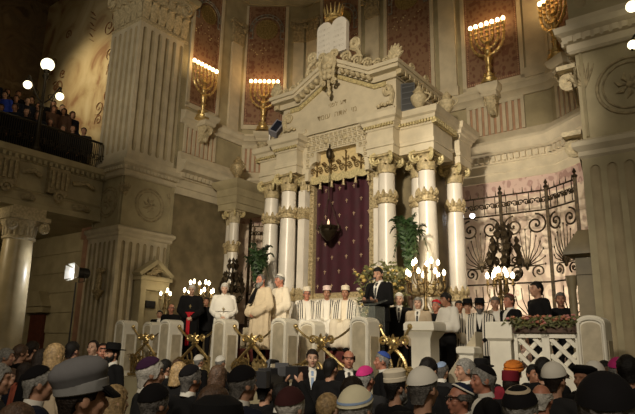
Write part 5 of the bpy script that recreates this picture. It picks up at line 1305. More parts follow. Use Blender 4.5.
# head furniture, built round the head's centre
HE = (0.083, 0.103, 0.107); HCZ = 0.022; HCY = 0.008
def onell(d, grow=0.0):
    a, b_, c = (HE[0] + grow, HE[1] + grow, HE[2] + grow); r = 1/math.sqrt((d[0]/a)**2 + (d[1]/b_)**2 + (d[2]/c)**2)
    return Vector((d[0]*r, d[1]*r + HCY, d[2]*r + HCZ))
def hair(key, front=0.066, side=0.0, back=-0.085, top=None, rough=0.004, seed=1, long=None):
    q = random.Random(seed); SEG = 36; ROWS = 12; rings = []
    for i in range(ROWS + 1):
        ring = []
        for k in range(SEG):
            a = 2*PI*k/SEG; fr = 0.5 + 0.5*math.cos(a)          # 1 at the face
            zl = back + (side - back)*min(1, max(0, (1.25 - abs(((a + PI) % (2*PI)) - PI - 0)*0 - 0)*0)) if False else None
            ang = abs(((a + PI) % (2*PI)) - PI)                # 0 front .. pi back
            if ang < 0.95: zl = front
            elif ang < 1.25: zl = front + (side - front)*(ang - 0.95)/0.30
            elif ang < 1.95: zl = side
            else: zl = side + (back - side)*min(1, (ang - 1.95)/0.5)
            zt = HCZ + HE[2] + 0.004 if top is None else top - 0.02*(ang < 1.2)
            if zt < zl: zt = zl + 0.004
            t = i/ROWS
            if top is None:
                t2 = math.sin(t*PI/2)
                z = zt + (zl - zt)*(1 - math.cos(t*PI/2))
            else: z = zt + (zl - zt)*t
            zz = max(-0.98, min(0.9995, (z - HCZ)/(HE[2] + 0.004)))
            if long and z < HCZ and ang > 1.2: rr = 1.0 + 0.06*min(1, (HCZ - z)/0.12)
            else: rr = math.sqrt(max(0.0004, 1 - zz*zz))
            if not long and z < HCZ and ang > 1.95: rr = max(rr, 0.80)
            g = 1 + rough/0.09*(q.random() - 0.5)*2
            ring.append(((HE[0] + 0.004)*rr*math.sin(a)*g, -(HE[1] + 0.004)*rr*math.cos(a)*g + HCY, z))
        rings.append(ring)
    rings.append([(x*0.86, (y - HCY)*0.86 + HCY, z + 0.004) for x, y, z in rings[-1]])
    if top is not None: rings.insert(0, [(x*0.86, (y - HCY)*0.86 + HCY, z) for x, y, z in rings[0]])
    m = MB(); m.loft(rings); return keep(m, key, 80)
hair('hair_short', seed=1); hair('hair_full', front=0.058, side=-0.03, back=-0.10, rough=0.009, seed=2); hair('hair_receding', front=0.098, side=0.0, back=-0.085, seed=3)
hair('hair_fringe', front=0.03, side=-0.005, back=-0.08, top=0.052, seed=4, rough=0.006); hair('hair_long', front=0.064, side=-0.20, back=-0.24, rough=0.010, seed=5, long=True); hair('hair_bob', front=0.05, side=-0.11, back=-0.13, rough=0.011, seed=6, long=True)
def dome(key, amax, tiltb, grow, band=None, rim=True, bump=0.0):
    ax = Vector((0, math.sin(R(tiltb)), math.cos(R(tiltb)))); e1 = Vector((1, 0, 0)); e2 = ax.cross(e1); m = MB(); rings = []
    lo, hi = band or (0, amax)
    N = 8
    for i in range(N + 1):
        t = R(lo + (hi - lo)*i/N); rings.append([onell(ax*math.cos(t) + (e1*math.cos(2*PI*k/28) + e2*math.sin(2*PI*k/28))*math.sin(t), grow + bump*math.cos(t)) for k in range(28)] if t > 0.001 else [onell(ax, grow + bump) + Vector((0.0005*math.cos(2*PI*k/28), 0.0005*math.sin(2*PI*k/28), 0)) for k in range(28)])
    t = R(hi); rings.append([onell(ax*math.cos(t) + (e1*math.cos(2*PI*k/28) + e2*math.sin(2*PI*k/28))*math.sin(t), grow - 0.008) for k in range(28)])
    if band: 
        t = R(lo); rings.insert(0, [onell(ax*math.cos(t) + (e1*math.cos(2*PI*k/28) + e2*math.sin(2*PI*k/28))*math.sin(t), grow - 0.008) for k in range(28)])
    m.loft(rings); return keep(m, key, 60)
dome('kippah', 58, 24, 0.014); dome('kippah_small', 44, 26, 0.014); dome('kippah_big', 72, 16, 0.0145); dome('kippah_tall', 76, 14, 0.016, bump=0.018)
dome('kippah_band', 0, 24, 0.0165, band=(50, 58)); dome('kippah_big_band', 0, 16, 0.017, band=(58, 64)); dome('kippah_motif', 0, 16, 0.017, band=(26, 36))
def hatlathe(key, prof, sx=1.0, sy=1.2, tilt=0, z0=0.0, y0=0.012, seg=28):
    m = MB(); m.M = Matrix.Translation((0, y0, z0)) @ Matrix.Rotation(R(tilt), 4, 'X'); m.lathe(prof, (0, 0, 0), seg, sx, sy); return keep(m, key, 40)
hatlathe('tall_cap', [(0.090, 0.0), (0.094, 0.005), (0.093, 0.035), (0.088, 0.04), (0.092, 0.085), (0.075, 0.105), (0.0, 0.112)], z0=0.058, tilt=-8, sy=1.16)
hatlathe('fez', [(0.092, 0.0), (0.094, 0.004), (0.088, 0.1), (0.08, 0.106), (0.0, 0.108)], z0=0.06, sy=1.12)
hatlathe('fedora', [(0.155, 0.0), (0.16, 0.004), (0.155, 0.012), (0.092, 0.012), (0.09, 0.075), (0.078, 0.1), (0.045, 0.095), (0.0, 0.1)], z0=0.062, tilt=-4)
hatlathe('turban', [(0.09, 0.0), (0.115, 0.01), (0.118, 0.035), (0.102, 0.05), (0.112, 0.065), (0.105, 0.09), (0.085, 0.098), (0.08, 0.115), (0.04, 0.13), (0.0, 0.13)], z0=0.04, tilt=-10, sy=1.12)
hatlathe('cap_crown', [(0.100, 0.018), (0.103, 0.035), (0.112, 0.062), (0.115, 0.074), (0.110, 0.098), (0.085, 0.126), (0.04, 0.141), (0.0, 0.144)], z0=0.045, tilt=-14, sy=1.12)
hatlathe('cap_band', [(0.088, -0.02), (0.098, -0.02), (0.103, -0.015), (0.104, 0.03), (0.1, 0.035), (0.088, 0.035)], z0=0.052, tilt=-9, sy=1.14)
m = MB(); m.loft([[(0.1*math.sin(a)*s, -0.115*math.cos(a)*s + 0.012 - e, 0.058 - d) for a in [R(-62 + 124*k/12) for k in range(13)]] for s, e, d in ((0.98, 0, -0.01), (1.0, 0.062, 0.04), (1.0, 0.06, 0.048), (0.98, 0, 0.0))], cap=False); keep(m, 'cap_visor')
hatlathe('cap_soft', [(0.09, 0.0), (0.096, 0.006), (0.112, 0.035), (0.108, 0.055), (0.07, 0.075), (0.0, 0.08)], z0=0.055, tilt=-6, sy=1.15)
hatlathe('headscarf', [(0.086, -0.02), (0.097, 0.0), (0.102, 0.05), (0.092, 0.095), (0.05, 0.122), (0.0, 0.128)], z0=0.012, sy=1.14)
for s in (-1, 1):
    m = MB(); m.sph((s*0.031, -0.083, 0.012), (0.0115, 0.007, 0.006), 8, 6); m.cm = 1; m.sph((s*0.031, -0.089, 0.012), (0.006, 0.0025, 0.0055), 8, 6); keep(m, 'eye_%d' % (s > 0), 60, [EYEW, EYED])
    m = MB(); m.capsule((s*0.018, -0.0885, 0.037), (s*0.044, -0.082, 0.036), 0.0035, 0.003, 6); keep(m, 'eyebrow_%d' % (s > 0))
m = MB(); m.sph((0, -0.096, -0.053), (0.021, 0.007, 0.004), 10, 6); m.sph((0, -0.094, -0.062), (0.017, 0.008, 0.005), 10, 6); keep(m, 'lips')
m = MB(); m.sph((0, -0.035, -0.062), (0.066, 0.068, 0.062), 18, 12); m.sph((0, -0.075, -0.1), (0.04, 0.036, 0.045), 14, 10); m.sph((0, -0.1, -0.042), (0.026, 0.01, 0.006), 8, 6)
for s in (-1, 1): m.capsule((s*0.07, -0.012, 0.0), (s*0.06, -0.03, -0.06), 0.012, 0.02, 8)
keep(m, 'beard', 70)
m = MB()
for s in (-1, 1): m.tube([(s*0.031 + 0.022*math.cos(2*PI*k/12), -0.102, 0.010 + 0.018*math.sin(2*PI*k/12)) for k in range(13)], 0.0022, 5); m.tube([(s*0.053, -0.100, 0.014), (s*0.082, -0.06, 0.014), (s*0.083, 0.01, 0.012)], 0.002, 5)
m.tube([(-0.009, -0.103, 0.012), (0.009, -0.103, 0.012)], 0.002, 5); keep(m, 'glasses')
m = MB(); m.lathe([(0.058, -0.02), (0.066, -0.02), (0.064, 0.03), (0.058, 0.03)], (0, 0.004, 0), 20, 1, 1.08); keep(m, 'collar')
m = MB(); m.obox((0, 0, -0.05), (0, 0, 0.05), 0.012, 0.01); m.obox((-0.03, 0, 0.015), (0.03, 0, 0.015), 0.01, 0.012); keep(m, 'cross')

SHOE_K = ('shoe',)
def part(root, name, key, m, loc=None, rot=None, label=None):
    o = bpy.data.objects.new(name, MESH[key]); COL.objects.link(o); o.parent = root
    if m is not None: o.material_slots[0].link = 'OBJECT'; o.material_slots[0].material = m
    if loc is not None: o.location = loc
    if rot is not None: o.rotation_euler = rot
    if label: o['label'] = label
    return o
def person(label, x, y, z, yaw, H, base='stand', coat='black', hr=('hair_short', 'dark'), hat=None, skin='m', face=False, shirt='white', tie=None, outfit='suit', beard=None, glasses=False, group=None, shawl=None, light=False, headturn=0):
    p = HEAD[base]
    r = bpy.data.objects.new('person', MESH['body_' + base]); COL.objects.link(r)
    r.material_slots[0].link = 'OBJECT'; r.material_slots[0].material = SKINS[skin]
    r.location = (x, y, z); r.rotation_euler = (0, 0, R(yaw)); s = H/1.75; r.scale = (s, s, s)
    tag(r, label, 'person', group)
    hc = p['HC']; ht = (R(p['tilt']), 0, 0)
    if outfit == 'suit':
        part(r, 'jacket', 'jacket_' + base, CL[coat])
        if not light or True: part(r, 'trousers', 'trousers_' + base, CL['black' if coat not in ('navy', 'grey') else coat])
        if shirt and not light:
            part(r, 'shirt_collar', 'collar', CL[shirt], p['pivot'] - Vector((0, 0.0, 0.005)), (R(12), 0, 0))
            if face: part(r, 'shirt_front', 'shirt_' + base, CL[shirt])
        if tie and face: part(r, 'necktie', 'tie_' + base, CL[tie])
    elif outfit: part(r, 'robe', outfit, CL[coat] if isinstance(coat, str) else coat)
    if outfit != 'suit' and outfit and 'shawl' in outfit: part(r, 'trousers', 'trousers_' + base, CL['black'])
    if not light:
        for i in range(2): part(r, 'shoe', 'shoe_%s_%d' % (base, i), CL['black'])
    if shawl: part(r, 'prayer_shawl', shawl[0], shawl[1])
    if hr: part(r, 'hair', hr[0], HA[hr[1]], hc, ht)
    if beard: part(r, 'beard', 'beard', HA[beard], hc, ht)
    if glasses: part(r, 'glasses', 'glasses', BLACKP, hc, ht)
    if face:
        part(r, 'lips', 'lips', LIPM, hc, ht)
        for i in range(2): part(r, 'eye', 'eye_%d' % i, None, hc, ht); part(r, 'eyebrow', 'eyebrow_%d' % i, HA[hr[1]] if hr else HA['grey'], hc, ht)
    for k, (nm, key, c) in enumerate(hat or []): part(r, nm, key, CL[c], hc, ht)
    return r
K = lambda c, key='kippah': [('kippah', key, c)]
CROWD = [
 (-2.39, 4.48, 1.715, 110, {'coat': 'charcoal', 'hr': ('hair_full', 'grey'), 'skin': 'm'}, 'grey-haired person cut off by the left edge of the picture'),
 (-3.98, 7.82, 1.516, 20, {'coat': 'navy', 'hr': ('hair_bob', 'brown'), 'skin': 'l', 'face': True, 'shirt': None}, 'fair short-haired person at far left looking back at the crowd'),
 (-1.94, 4.20, 1.705, 125, {'coat': 'navy', 'hr': ('hair_short', 'grey'), 'hat': [('kippah', 'kippah', 'kip')], 'skin': 'm'}, 'grey-haired man in black skullcap and navy suit left of the peaked cap'),
 (-1.53, 3.12, 1.575, 150, {'coat': 'black', 'hr': ('hair_full', 'brown'), 'shirt': None}, 'brown head of hair at the bottom left corner'),
 (-1.04, 2.69, 1.764, 128, {'coat': 'black', 'hr': ('hair_short', 'dark'), 'hat': [('cap_crown', 'cap_crown', 'capgrey'), ('cap_band', 'cap_band', 'bandgrey'), ('cap_visor', 'cap_visor', 'black')], 'skin': 'm', 'shirt': None}, 'officer in a large grey peaked cap seen from behind'),
 (-2.84, 6.45, 1.855, 150, {'coat': 'beige', 'hr': ('hair_long', 'blond'), 'shirt': None, 'skin': 'l'}, 'long-haired blond woman standing behind the peaked cap'),
 (-3.47, 8.42, 1.875, 160, {'coat': 'blue', 'hr': ('hair_short', 'black'), 'shirt': None}, 'dark-haired person in a bright blue jacket'),
 (-4.31, 8.24, 1.765, 110, {'coat': 'black', 'hr': ('hair_full', 'grey')}, 'grey-haired man in black near the left edge below the pale column'),
 (-4.39, 8.79, 1.815, 140, {'coat': 'black', 'hr': ('hair_full', 'brown'), 'shirt': None}, 'brown-haired person below the pale column with head turned away'),
 (-4.48, 9.33, 1.865, 150, {'coat': 'brown', 'hr': ('hair_full', 'dark'), 'shirt': None}, 'dark-haired person in brown among the far left rows'),
 (-3.19, 6.91, 1.785, 160, {'coat': 'black', 'hr': ('hair_long', 'dark'), 'shirt': None}, 'long dark-haired woman left of the blond woman'),
 (-3.62, 7.44, 1.605, 140, {'coat': 'coral', 'hr': ('hair_bob', 'dark'), 'shirt': None}, 'woman in a coral red coat behind the man in black skullcap'),
 (-3.84, 10.19, 1.895, -10, {'coat': 'black', 'hr': ('hair_receding', 'dark'), 'face': True, 'skin': 'l'}, 'man facing the hall above the peaked cap'),
 (-3.32, 9.22, 1.855, 20, {'coat': 'black', 'hr': ('hair_receding', 'dark'), 'face': True, 'skin': 'r'}, 'ruddy-faced man beside the bearded man in a black hat'),
 (-3.01, 8.76, 1.833, -40, {'coat': 'black', 'hr': ('hair_short', 'black'), 'hat': [('hat', 'fedora', 'black')], 'beard': 'black', 'face': True, 'skin': 'm'}, 'black-bearded man in black hat and coat left of the balustrade'),
 (-1.35, 4.06, 1.605, 140, {'coat': 'black', 'hr': ('hair_long', 'blond'), 'shirt': None, 'skin': 'l'}, 'blond straight-haired woman right of the peaked cap'),
 (-1.32, 4.78, 1.765, 120, {'coat': 'charcoal', 'hr': ('hair_full', 'white'), 'hat': [('kippah', 'kippah', 'kippurple')], 'skin': 'm'}, 'white-haired man in a dark purple skullcap and dark grey jacket'),
 (-0.98, 3.69, 1.635, 150, {'coat': 'black', 'hr': ('hair_full', 'salt'), 'hat': [('kippah', 'kippah_big', 'kip')], 'skin': 'm'}, 'man with large black skullcap over greying hair at the bottom, right of the blond woman'),
 (-2.03, 8.06, 1.665, 143, {'coat': 'black', 'hr': ('hair_short', 'black')}, 'black-haired person below the second stone post'),
 (-2.13, 9.22, 1.635, 150, {'coat': 'black', 'hr': ('hair_short', 'brown')}, 'brown-haired person just left of the far white skullcap'),
 (-1.47, 6.45, 1.685, 150, {'coat': 'black', 'hr': ('hair_bob', 'blond'), 'shirt': None, 'skin': 'l'}, 'fair-haired woman behind the purple skullcap'),
 (-1.09, 5.25, 1.695, 140, {'coat': 'black', 'hr': ('hair_full', 'salt'), 'hat': [('kippah', 'kippah', 'kip')], 'skin': 'd'}, 'dark greying man in black skullcap left of the brown-haired woman'),
 (-2.15, 10.99, 1.665, 143, {'coat': 'black', 'hr': ('hair_short', 'grey'), 'hat': [('kippah', 'kippah_big', 'white')]}, 'small far figure in a white skullcap under the red-sashed prelate'),
 (-1.68, 10.57, 1.665, 143, {'coat': 'black', 'hr': ('hair_short', 'grey'), 'hat': [('kippah', 'kippah_big', 'white')]}, 'small far figure in a white skullcap left of the television camera'),
 (-0.98, 6.05, 1.675, 150, {'coat': 'black', 'hr': ('hair_bob', 'brown'), 'shirt': None}, 'wavy brown-haired woman left of the big curly-haired man'),
 (-0.54, 3.23, 1.675, 150, {'coat': 'black', 'hr': ('hair_bob', 'brown'), 'shirt': None}, 'woman with dark brown highlighted hair in the second row from the bottom'),
 (-0.50, 4.20, 1.735, 130, {'coat': 'navy', 'hr': ('hair_full', 'salt'), 'hat': [('kippah', 'kippah_big', 'kip')], 'skin': 'm'}, 'curly grey-haired man in black skullcap and navy suit left of the television camera'),
 (-0.36, 2.28, 1.695, 150, {'coat': 'black', 'hr': None, 'hat': [('hat', 'headscarf', 'black')], 'shirt': None}, 'broad black head covering at the bottom edge'),
 (-0.45, 5.59, 1.585, 143, {'base': 'film', 'coat': 'black', 'hr': ('hair_short', 'black'), 'shirt': None}, 'camera operator in black holding up the large television camera'),
 (-0.27, 5.09, 1.575, 150, {'base': 'aloft', 'coat': 'black', 'hr': ('hair_short', 'black')}, 'man in black raising a small camcorder in both bare hands'),
 (-0.03, 8.42, 1.835, 4, {'coat': 'black', 'hr': ('hair_short', 'dark'), 'face': True, 'tie': 'lightblue', 'skin': 'l'}, 'younger dark-haired guard facing the hall in black suit and blue tie'),
 (0.48, 8.23, 1.835, 0, {'coat': 'black', 'hr': ('hair_fringe', 'dark'), 'face': True, 'tie': 'grey', 'skin': 'r'}, 'balding guard facing the hall in black suit and grey tie'),
 (0.20, 7.17, 1.745, 143, {'coat': 'black', 'hr': ('hair_short', 'black'), 'shirt': None}, 'black-haired man seen from behind between the two guards'),
 (-0.14, 3.65, 1.635, 150, {'coat': 'brown', 'hr': ('hair_full', 'white'), 'hat': [('kippah', 'kippah_big', 'kipbrown')], 'skin': 'l', 'shirt': None}, 'white-haired man in a dark reddish brown skullcap at the bottom'),
 (0.10, 4.12, 1.575, 143, {'coat': 'black', 'hr': ('hair_receding', 'blond'), 'skin': 'l', 'shirt': None}, 'sandy balding head at the bottom, left of the blue-banded skullcap'),
 (0.22, 3.09, 1.685, 143, {'coat': 'black', 'hr': ('hair_short', 'grey'), 'hat': [('kippah', 'kippah_big', 'yellowwhite'), ('kippah_band', 'kippah_big_band', 'lightblue')], 'skin': 'm', 'shirt': None}, 'man in a large off-white skullcap with a blue band'),
 (0.30, 4.61, 1.665, 143, {'coat': 'black', 'hr': ('hair_full', 'dark'), 'shirt': None}, 'dark curly head just above the blue-banded skullcap'),
 (0.51, 5.84, 1.695, 140, {'coat': 'charcoal', 'hr': ('hair_short', 'grey'), 'hat': [('kippah', 'kippah', 'magenta')], 'skin': 'r', 'shirt': None}, 'cleric in a bright magenta skullcap below the lectern'),
 (0.97, 8.41, 1.815, -95, {'coat': 'black', 'hr': ('hair_short', 'grey'), 'hat': [('kippah', 'kippah', 'brightblue')], 'skin': 'r'}, 'man in a bright blue skullcap in profile to the left'),
 (0.69, 5.00, 1.677, 120, {'coat': 'black', 'hr': ('hair_short', 'black'), 'hat': [('tall_cap', 'tall_cap', 'ivory')], 'beard': 'grey', 'shirt': None}, 'grey-bearded man in a tall cream cap'),
 (0.69, 3.75, 1.765, 135, {'coat': 'black', 'hr': ('hair_short', 'salt'), 'hat': [('kippah', 'kippah_big', 'white')], 'skin': 'm', 'shirt': None}, 'short grey-haired man in a white skullcap beside the tall cream cap'),
 (1.17, 6.05, 1.795, 143, {'coat': 'black', 'hr': ('hair_full', 'black'), 'shirt': None}, 'black-haired head behind the white skullcap'),
 (1.75, 8.08, 1.695, 140, {'coat': 'charcoal', 'hr': ('hair_short', 'salt'), 'hat': [('kippah', 'kippah_small', 'lightblue')]}, 'man in a small pale grey-blue skullcap below the reading desk'),
 (1.12, 4.57, 1.625, -80, {'coat': 'black', 'hr': ('hair_fringe', 'salt'), 'hat': [('kippah', 'kippah', 'kipnavy'), ('kippah_band', 'kippah_band', 'white')], 'skin': 'r', 'glasses': True, 'face': True}, 'balding man with glasses and white-edged navy skullcap in profile'),
 (1.65, 6.45, 1.785, -85, {'coat': 'black', 'hr': ('hair_full', 'grey'), 'skin': 'm', 'face': True}, 'grey-haired bareheaded man in profile left of the black brimmed hat'),
 (2.13, 7.51, 1.735, 150, {'coat': 'black', 'hr': ('hair_short', 'dark'), 'hat': [('hat', 'fedora', 'black')], 'shirt': None}, 'person in a black brimmed hat behind the silver-haired profile'),
 (1.50, 5.25, 1.745, -90, {'coat': 'black', 'hr': ('hair_full', 'grey'), 'hat': [('kippah', 'kippah', 'kip')], 'skin': 'r', 'face': True}, 'silver-haired man in black skullcap and black suit in profile'),
 (2.36, 6.98, 1.726, 150, {'coat': 'darkred', 'hr': ('hair_short', 'dark'), 'hat': [('turban', 'turban', 'orange')], 'shirt': None}, 'woman in an orange wrapped headdress below the lattice'),
 (2.02, 6.08, 1.643, 143, {'coat': 'black', 'hr': ('hair_short', 'dark'), 'hat': [('fez', 'fez', 'darkred')], 'shirt': None}, 'person in a dark red flat-topped hat before the orange headdress'),
 (1.10, 3.18, 1.695, 140, {'coat': 'black', 'hr': ('hair_full', 'grey'), 'hat': [('kippah', 'kippah_big', 'kip'), ('kippah_pattern', 'kippah_motif', 'beige')], 'skin': 'm', 'shirt': None}, 'grey-haired man in a black skullcap with an embroidered ring'),
 (1.79, 4.68, 1.635, 140, {'coat': 'black', 'hr': ('hair_fringe', 'white'), 'skin': 'r', 'shirt': None}, 'pink bald head with white fringe beside the embroidered skullcap'),
 (2.73, 7.35, 1.715, 10, {'coat': 'black', 'hr': ('hair_short', 'black'), 'skin': 'd', 'face': True}, 'dark-faced man looking out below the lattice'),
 (2.52, 6.48, 1.815, 150, {'coat': 'black', 'hr': ('hair_full', 'black'), 'shirt': None}, 'black-haired head against the lattice panels'),
 (2.08, 5.12, 1.765, 130, {'coat': 'charcoal', 'hr': ('hair_short', 'dark'), 'hat': [('knit_cap', 'kippah_tall', 'white')], 'skin': 'm', 'shirt': None}, 'man in a white domed cap and charcoal coat'),
 (2.55, 5.59, 1.755, -60, {'coat': 'black', 'hr': ('hair_short', 'dark'), 'hat': [('cap', 'cap_soft', 'black')], 'skin': 'd', 'shirt': None}, 'person in a soft black cap right of the white domed cap'),
 (2.86, 6.02, 1.765, 150, {'coat': 'black', 'hr': ('hair_short', 'grey'), 'hat': [('cap', 'kippah_tall', 'white')], 'shirt': None}, 'person in a white cap behind the soft black cap'),
 (0.99, 2.02, 1.815, 150, {'coat': 'black', 'hr': ('hair_full', 'salt'), 'hat': [('kippah', 'kippah_big', 'kip')], 'skin': 'm', 'shirt': None}, 'very large near dark head with black skullcap at the bottom right'),
 (3.01, 5.83, 1.825, 143, {'coat': 'black', 'hr': ('hair_short', 'grey'), 'hat': [('kippah', 'kippah', 'magenta')], 'shirt': None}, 'cleric in a pink skullcap near the right edge'),
 (2.83, 5.32, 1.865, 150, {'coat': 'navy', 'hr': ('hair_full', 'black'), 'shirt': None}, 'black-haired person in navy at the right edge'),
 (3.40, 6.90, 1.785, 150, {'coat': 'black', 'hr': ('hair_full', 'black'), 'shirt': None}, 'black-haired head between the white cap and the pink skullcap'),
 (3.20, 6.42, 1.725, 150, {'coat': 'brown', 'hr': ('hair_bob', 'brown'), 'shirt': None}, 'brown-haired person below the pink skullcap'),
]
PLATFORM = [
 (-4.29, 15.96, 1.12, 1.615, 10, {'coat': 'black', 'hr': ('hair_short', 'dark'), 'face': True, 'skin': 'm'}, 'small dark-clothed man behind the two leftmost posts'),
 (-3.75, 15.04, 1.12, 1.735, 0, {'coat': 'black', 'hr': ('hair_fringe', 'grey'), 'face': True, 'skin': 'r', 'shirt': None}, 'bald ruddy-faced man in black behind the leftmost posts'),
 (-3.65, 15.73, 1.12, 1.725, 25, {'coat': 'black', 'hr': ('hair_receding', 'white'), 'face': True, 'skin': 'l', 'shirt': None}, 'white-haired man in black between the bald man and the red-sashed prelate'),
 (-2.94, 13.61, 1.47, 1.765, 8, {'base': 'clasp', 'outfit': 'cassock_clasp', 'coat': 'black', 'hr': ('hair_full', 'white'), 'face': True, 'glasses': True, 'skin': 'l', 'sash': True}, 'white-haired prelate in black cassock with a red sash'),
 (-2.70, 14.24, 1.47, 1.516, 15, {'coat': 'black', 'hr': ('hair_short', 'dark'), 'face': True, 'skin': 'd', 'shirt': None}, 'dark-suited man half hidden behind the red-sashed prelate'),
 (-1.99, 12.51, 1.47, 1.695, 8, {'base': 'clasp', 'outfit': 'cassock_clasp', 'coat': 'white', 'hr': ('hair_full', 'white'), 'hat': [('skullcap', 'kippah_small', 'white')], 'face': True, 'skin': 'l', 'cape': True}, 'old man in a white cassock and short cape with a cross on a cord'),
 (-1.12, 11.79, 1.47, 1.825, -45, {'base': 'clasp', 'outfit': 'shawlrobe_clasp', 'coat': 'cream', 'hr': ('hair_receding', 'salt'), 'face': True, 'beard': 'grey', 'skin': 'r', 'darkstripe': True}, 'bearded bareheaded man wrapped in a long cream shawl'),
 (-0.75, 12.07, 1.47, 1.865, -55, {'base': 'clasp', 'outfit': 'shawlrobe_clasp', 'coat': 'ivory', 'hr': ('hair_short', 'grey'), 'hat': [('kippah', 'kippah', 'white')], 'face': True, 'skin': 'r', 'hemstripe': True}, 'man in a white skullcap and white prayer shawl beside the bearded man'),
 (-0.20, 12.78, 1.78, 1.782, 10, {'base': 'sit', 'outfit': 'robe_sit', 'coat': 'white', 'hr': ('hair_short', 'grey'), 'hat': [('tall_cap', 'tall_cap', 'ivory')], 'face': True, 'glasses': True, 'skin': 'r', 'shawl': 'x'}, 'seated elder with glasses, white cap and dark-striped shawl, left of three'),
 (0.25, 12.69, 1.78, 1.808, -8, {'base': 'sit', 'outfit': 'robe_sit', 'coat': 'white', 'hr': ('hair_short', 'dark'), 'hat': [('tall_cap', 'tall_cap', 'pinkwhite')], 'face': True, 'skin': 'd', 'shawl': 'x'}, 'seated elder in pinkish white cap before the curtain, middle of three'),
 (0.63, 12.15, 1.78, 1.756, -15, {'base': 'sit', 'outfit': 'robe_sit', 'coat': 'ivory', 'hr': ('hair_short', 'dark'), 'hat': [('tall_cap', 'tall_cap', 'ivory')], 'face': True, 'skin': 'd', 'shawl': 'x'}, 'seated elder in cream cap and ivory robe, right of three'),
 (1.16, 10.49, 1.47, 1.845, -35, {'base': 'read', 'coat': 'black', 'hr': ('hair_short', 'black'), 'face': True, 'tie': 'grey', 'beard': None, 'skin': 'm'}, 'dark-haired man in black suit speaking at the clear lectern'),
 (1.67, 11.49, 1.12, 1.815, -12, {'base': 'low', 'coat': 'black', 'hr': ('hair_short', 'white'), 'hat': [('kippah', 'kippah', 'white')], 'face': True, 'tie': 'grey', 'skin': 'l'}, 'old white-haired man in black suit standing with hands clasped'),
 (1.98, 11.12, 1.12, 1.715, -20, {'coat': 'beige', 'hr': ('hair_full', 'grey'), 'face': True, 'skin': 'l', 'tie': 'grey'}, 'grey-haired man in a beige jacket behind the large lit candelabrum'),
 (2.33, 11.11, 1.12, 1.665, -40, {'coat': 'black', 'hr': ('hair_short', 'grey'), 'hat': [('kippah', 'kippah_big', 'red')], 'face': True, 'skin': 'r', 'shirt': None}, 'man in a red skullcap half hidden by the reading man'),
 (2.39, 10.43, 1.12, 1.755, -70, {'base': 'read', 'outfit': 'shawlrobe_read', 'coat': 'white', 'hr': ('hair_full', 'black'), 'face': True, 'skin': 'd'}, 'dark-haired man in a white prayer shawl reading at the stone desk'),
 (2.83, 11.35, 1.12, 1.685, -20, {'coat': 'black', 'hr': ('hair_short', 'black'), 'face': True, 'skin': 'd', 'shirt': None}, 'dark figure in shadow just right of the reading man'),
 (2.85, 10.78, 1.12, 1.648, -15, {'base': 'clasp', 'outfit': 'shawlrobe_clasp', 'coat': 'ivory', 'hr': ('hair_short', 'dark'), 'face': True, 'skin': 'm', 'shawl': 'x', 'hat': [('hat', 'fedora', 'black')]}, 'man in black hat and striped shawl left of the bearded rabbi'),
 (2.89, 10.12, 1.12, 1.609, -25, {'base': 'clasp', 'coat': 'black', 'hr': ('hair_short', 'dark'), 'hat': [('hat', 'fedora', 'black')], 'beard': 'salt', 'face': True, 'skin': 'm', 'shawl': 'x'}, 'bearded man in black hat with a black and white striped shawl'),
 (3.25, 10.40, 1.12, 1.695, -20, {'base': 'clasp', 'outfit': 'shawlrobe_clasp', 'coat': 'white', 'hr': ('hair_short', 'salt'), 'face': True, 'skin': 'm', 'shawl': 'x'}, 'bareheaded man in a striped white shawl under the right lit candelabrum'),
 (3.27, 9.70, 1.12, 1.675, -70, {'coat': 'black', 'hr': ('hair_short', 'brown'), 'hat': [('kippah', 'kippah_small', 'darkred')], 'face': True, 'skin': 'r'}, 'ruddy man in black with a dark red skullcap looking left'),
 (3.66, 9.47, 1.12, 1.875, -80, {'coat': 'black', 'hr': ('hair_short', 'black'), 'face': True, 'skin': 'm', 'shirt': None}, 'tall broad man in a black coat in profile before the right iron screen'),
 (4.15, 9.72, 1.12, 1.725, -20, {'coat': 'black', 'hr': ('hair_short', 'salt'), 'face': True, 'skin': 'd', 'shirt': None}, 'dark-clothed man beside the niche on the right pier'),
]
for X, Y, H, yaw, kw, lab in CROWD:
    person(lab, X, Y, 0.0, yaw, H, group='people in the crowd before the platform', **kw)
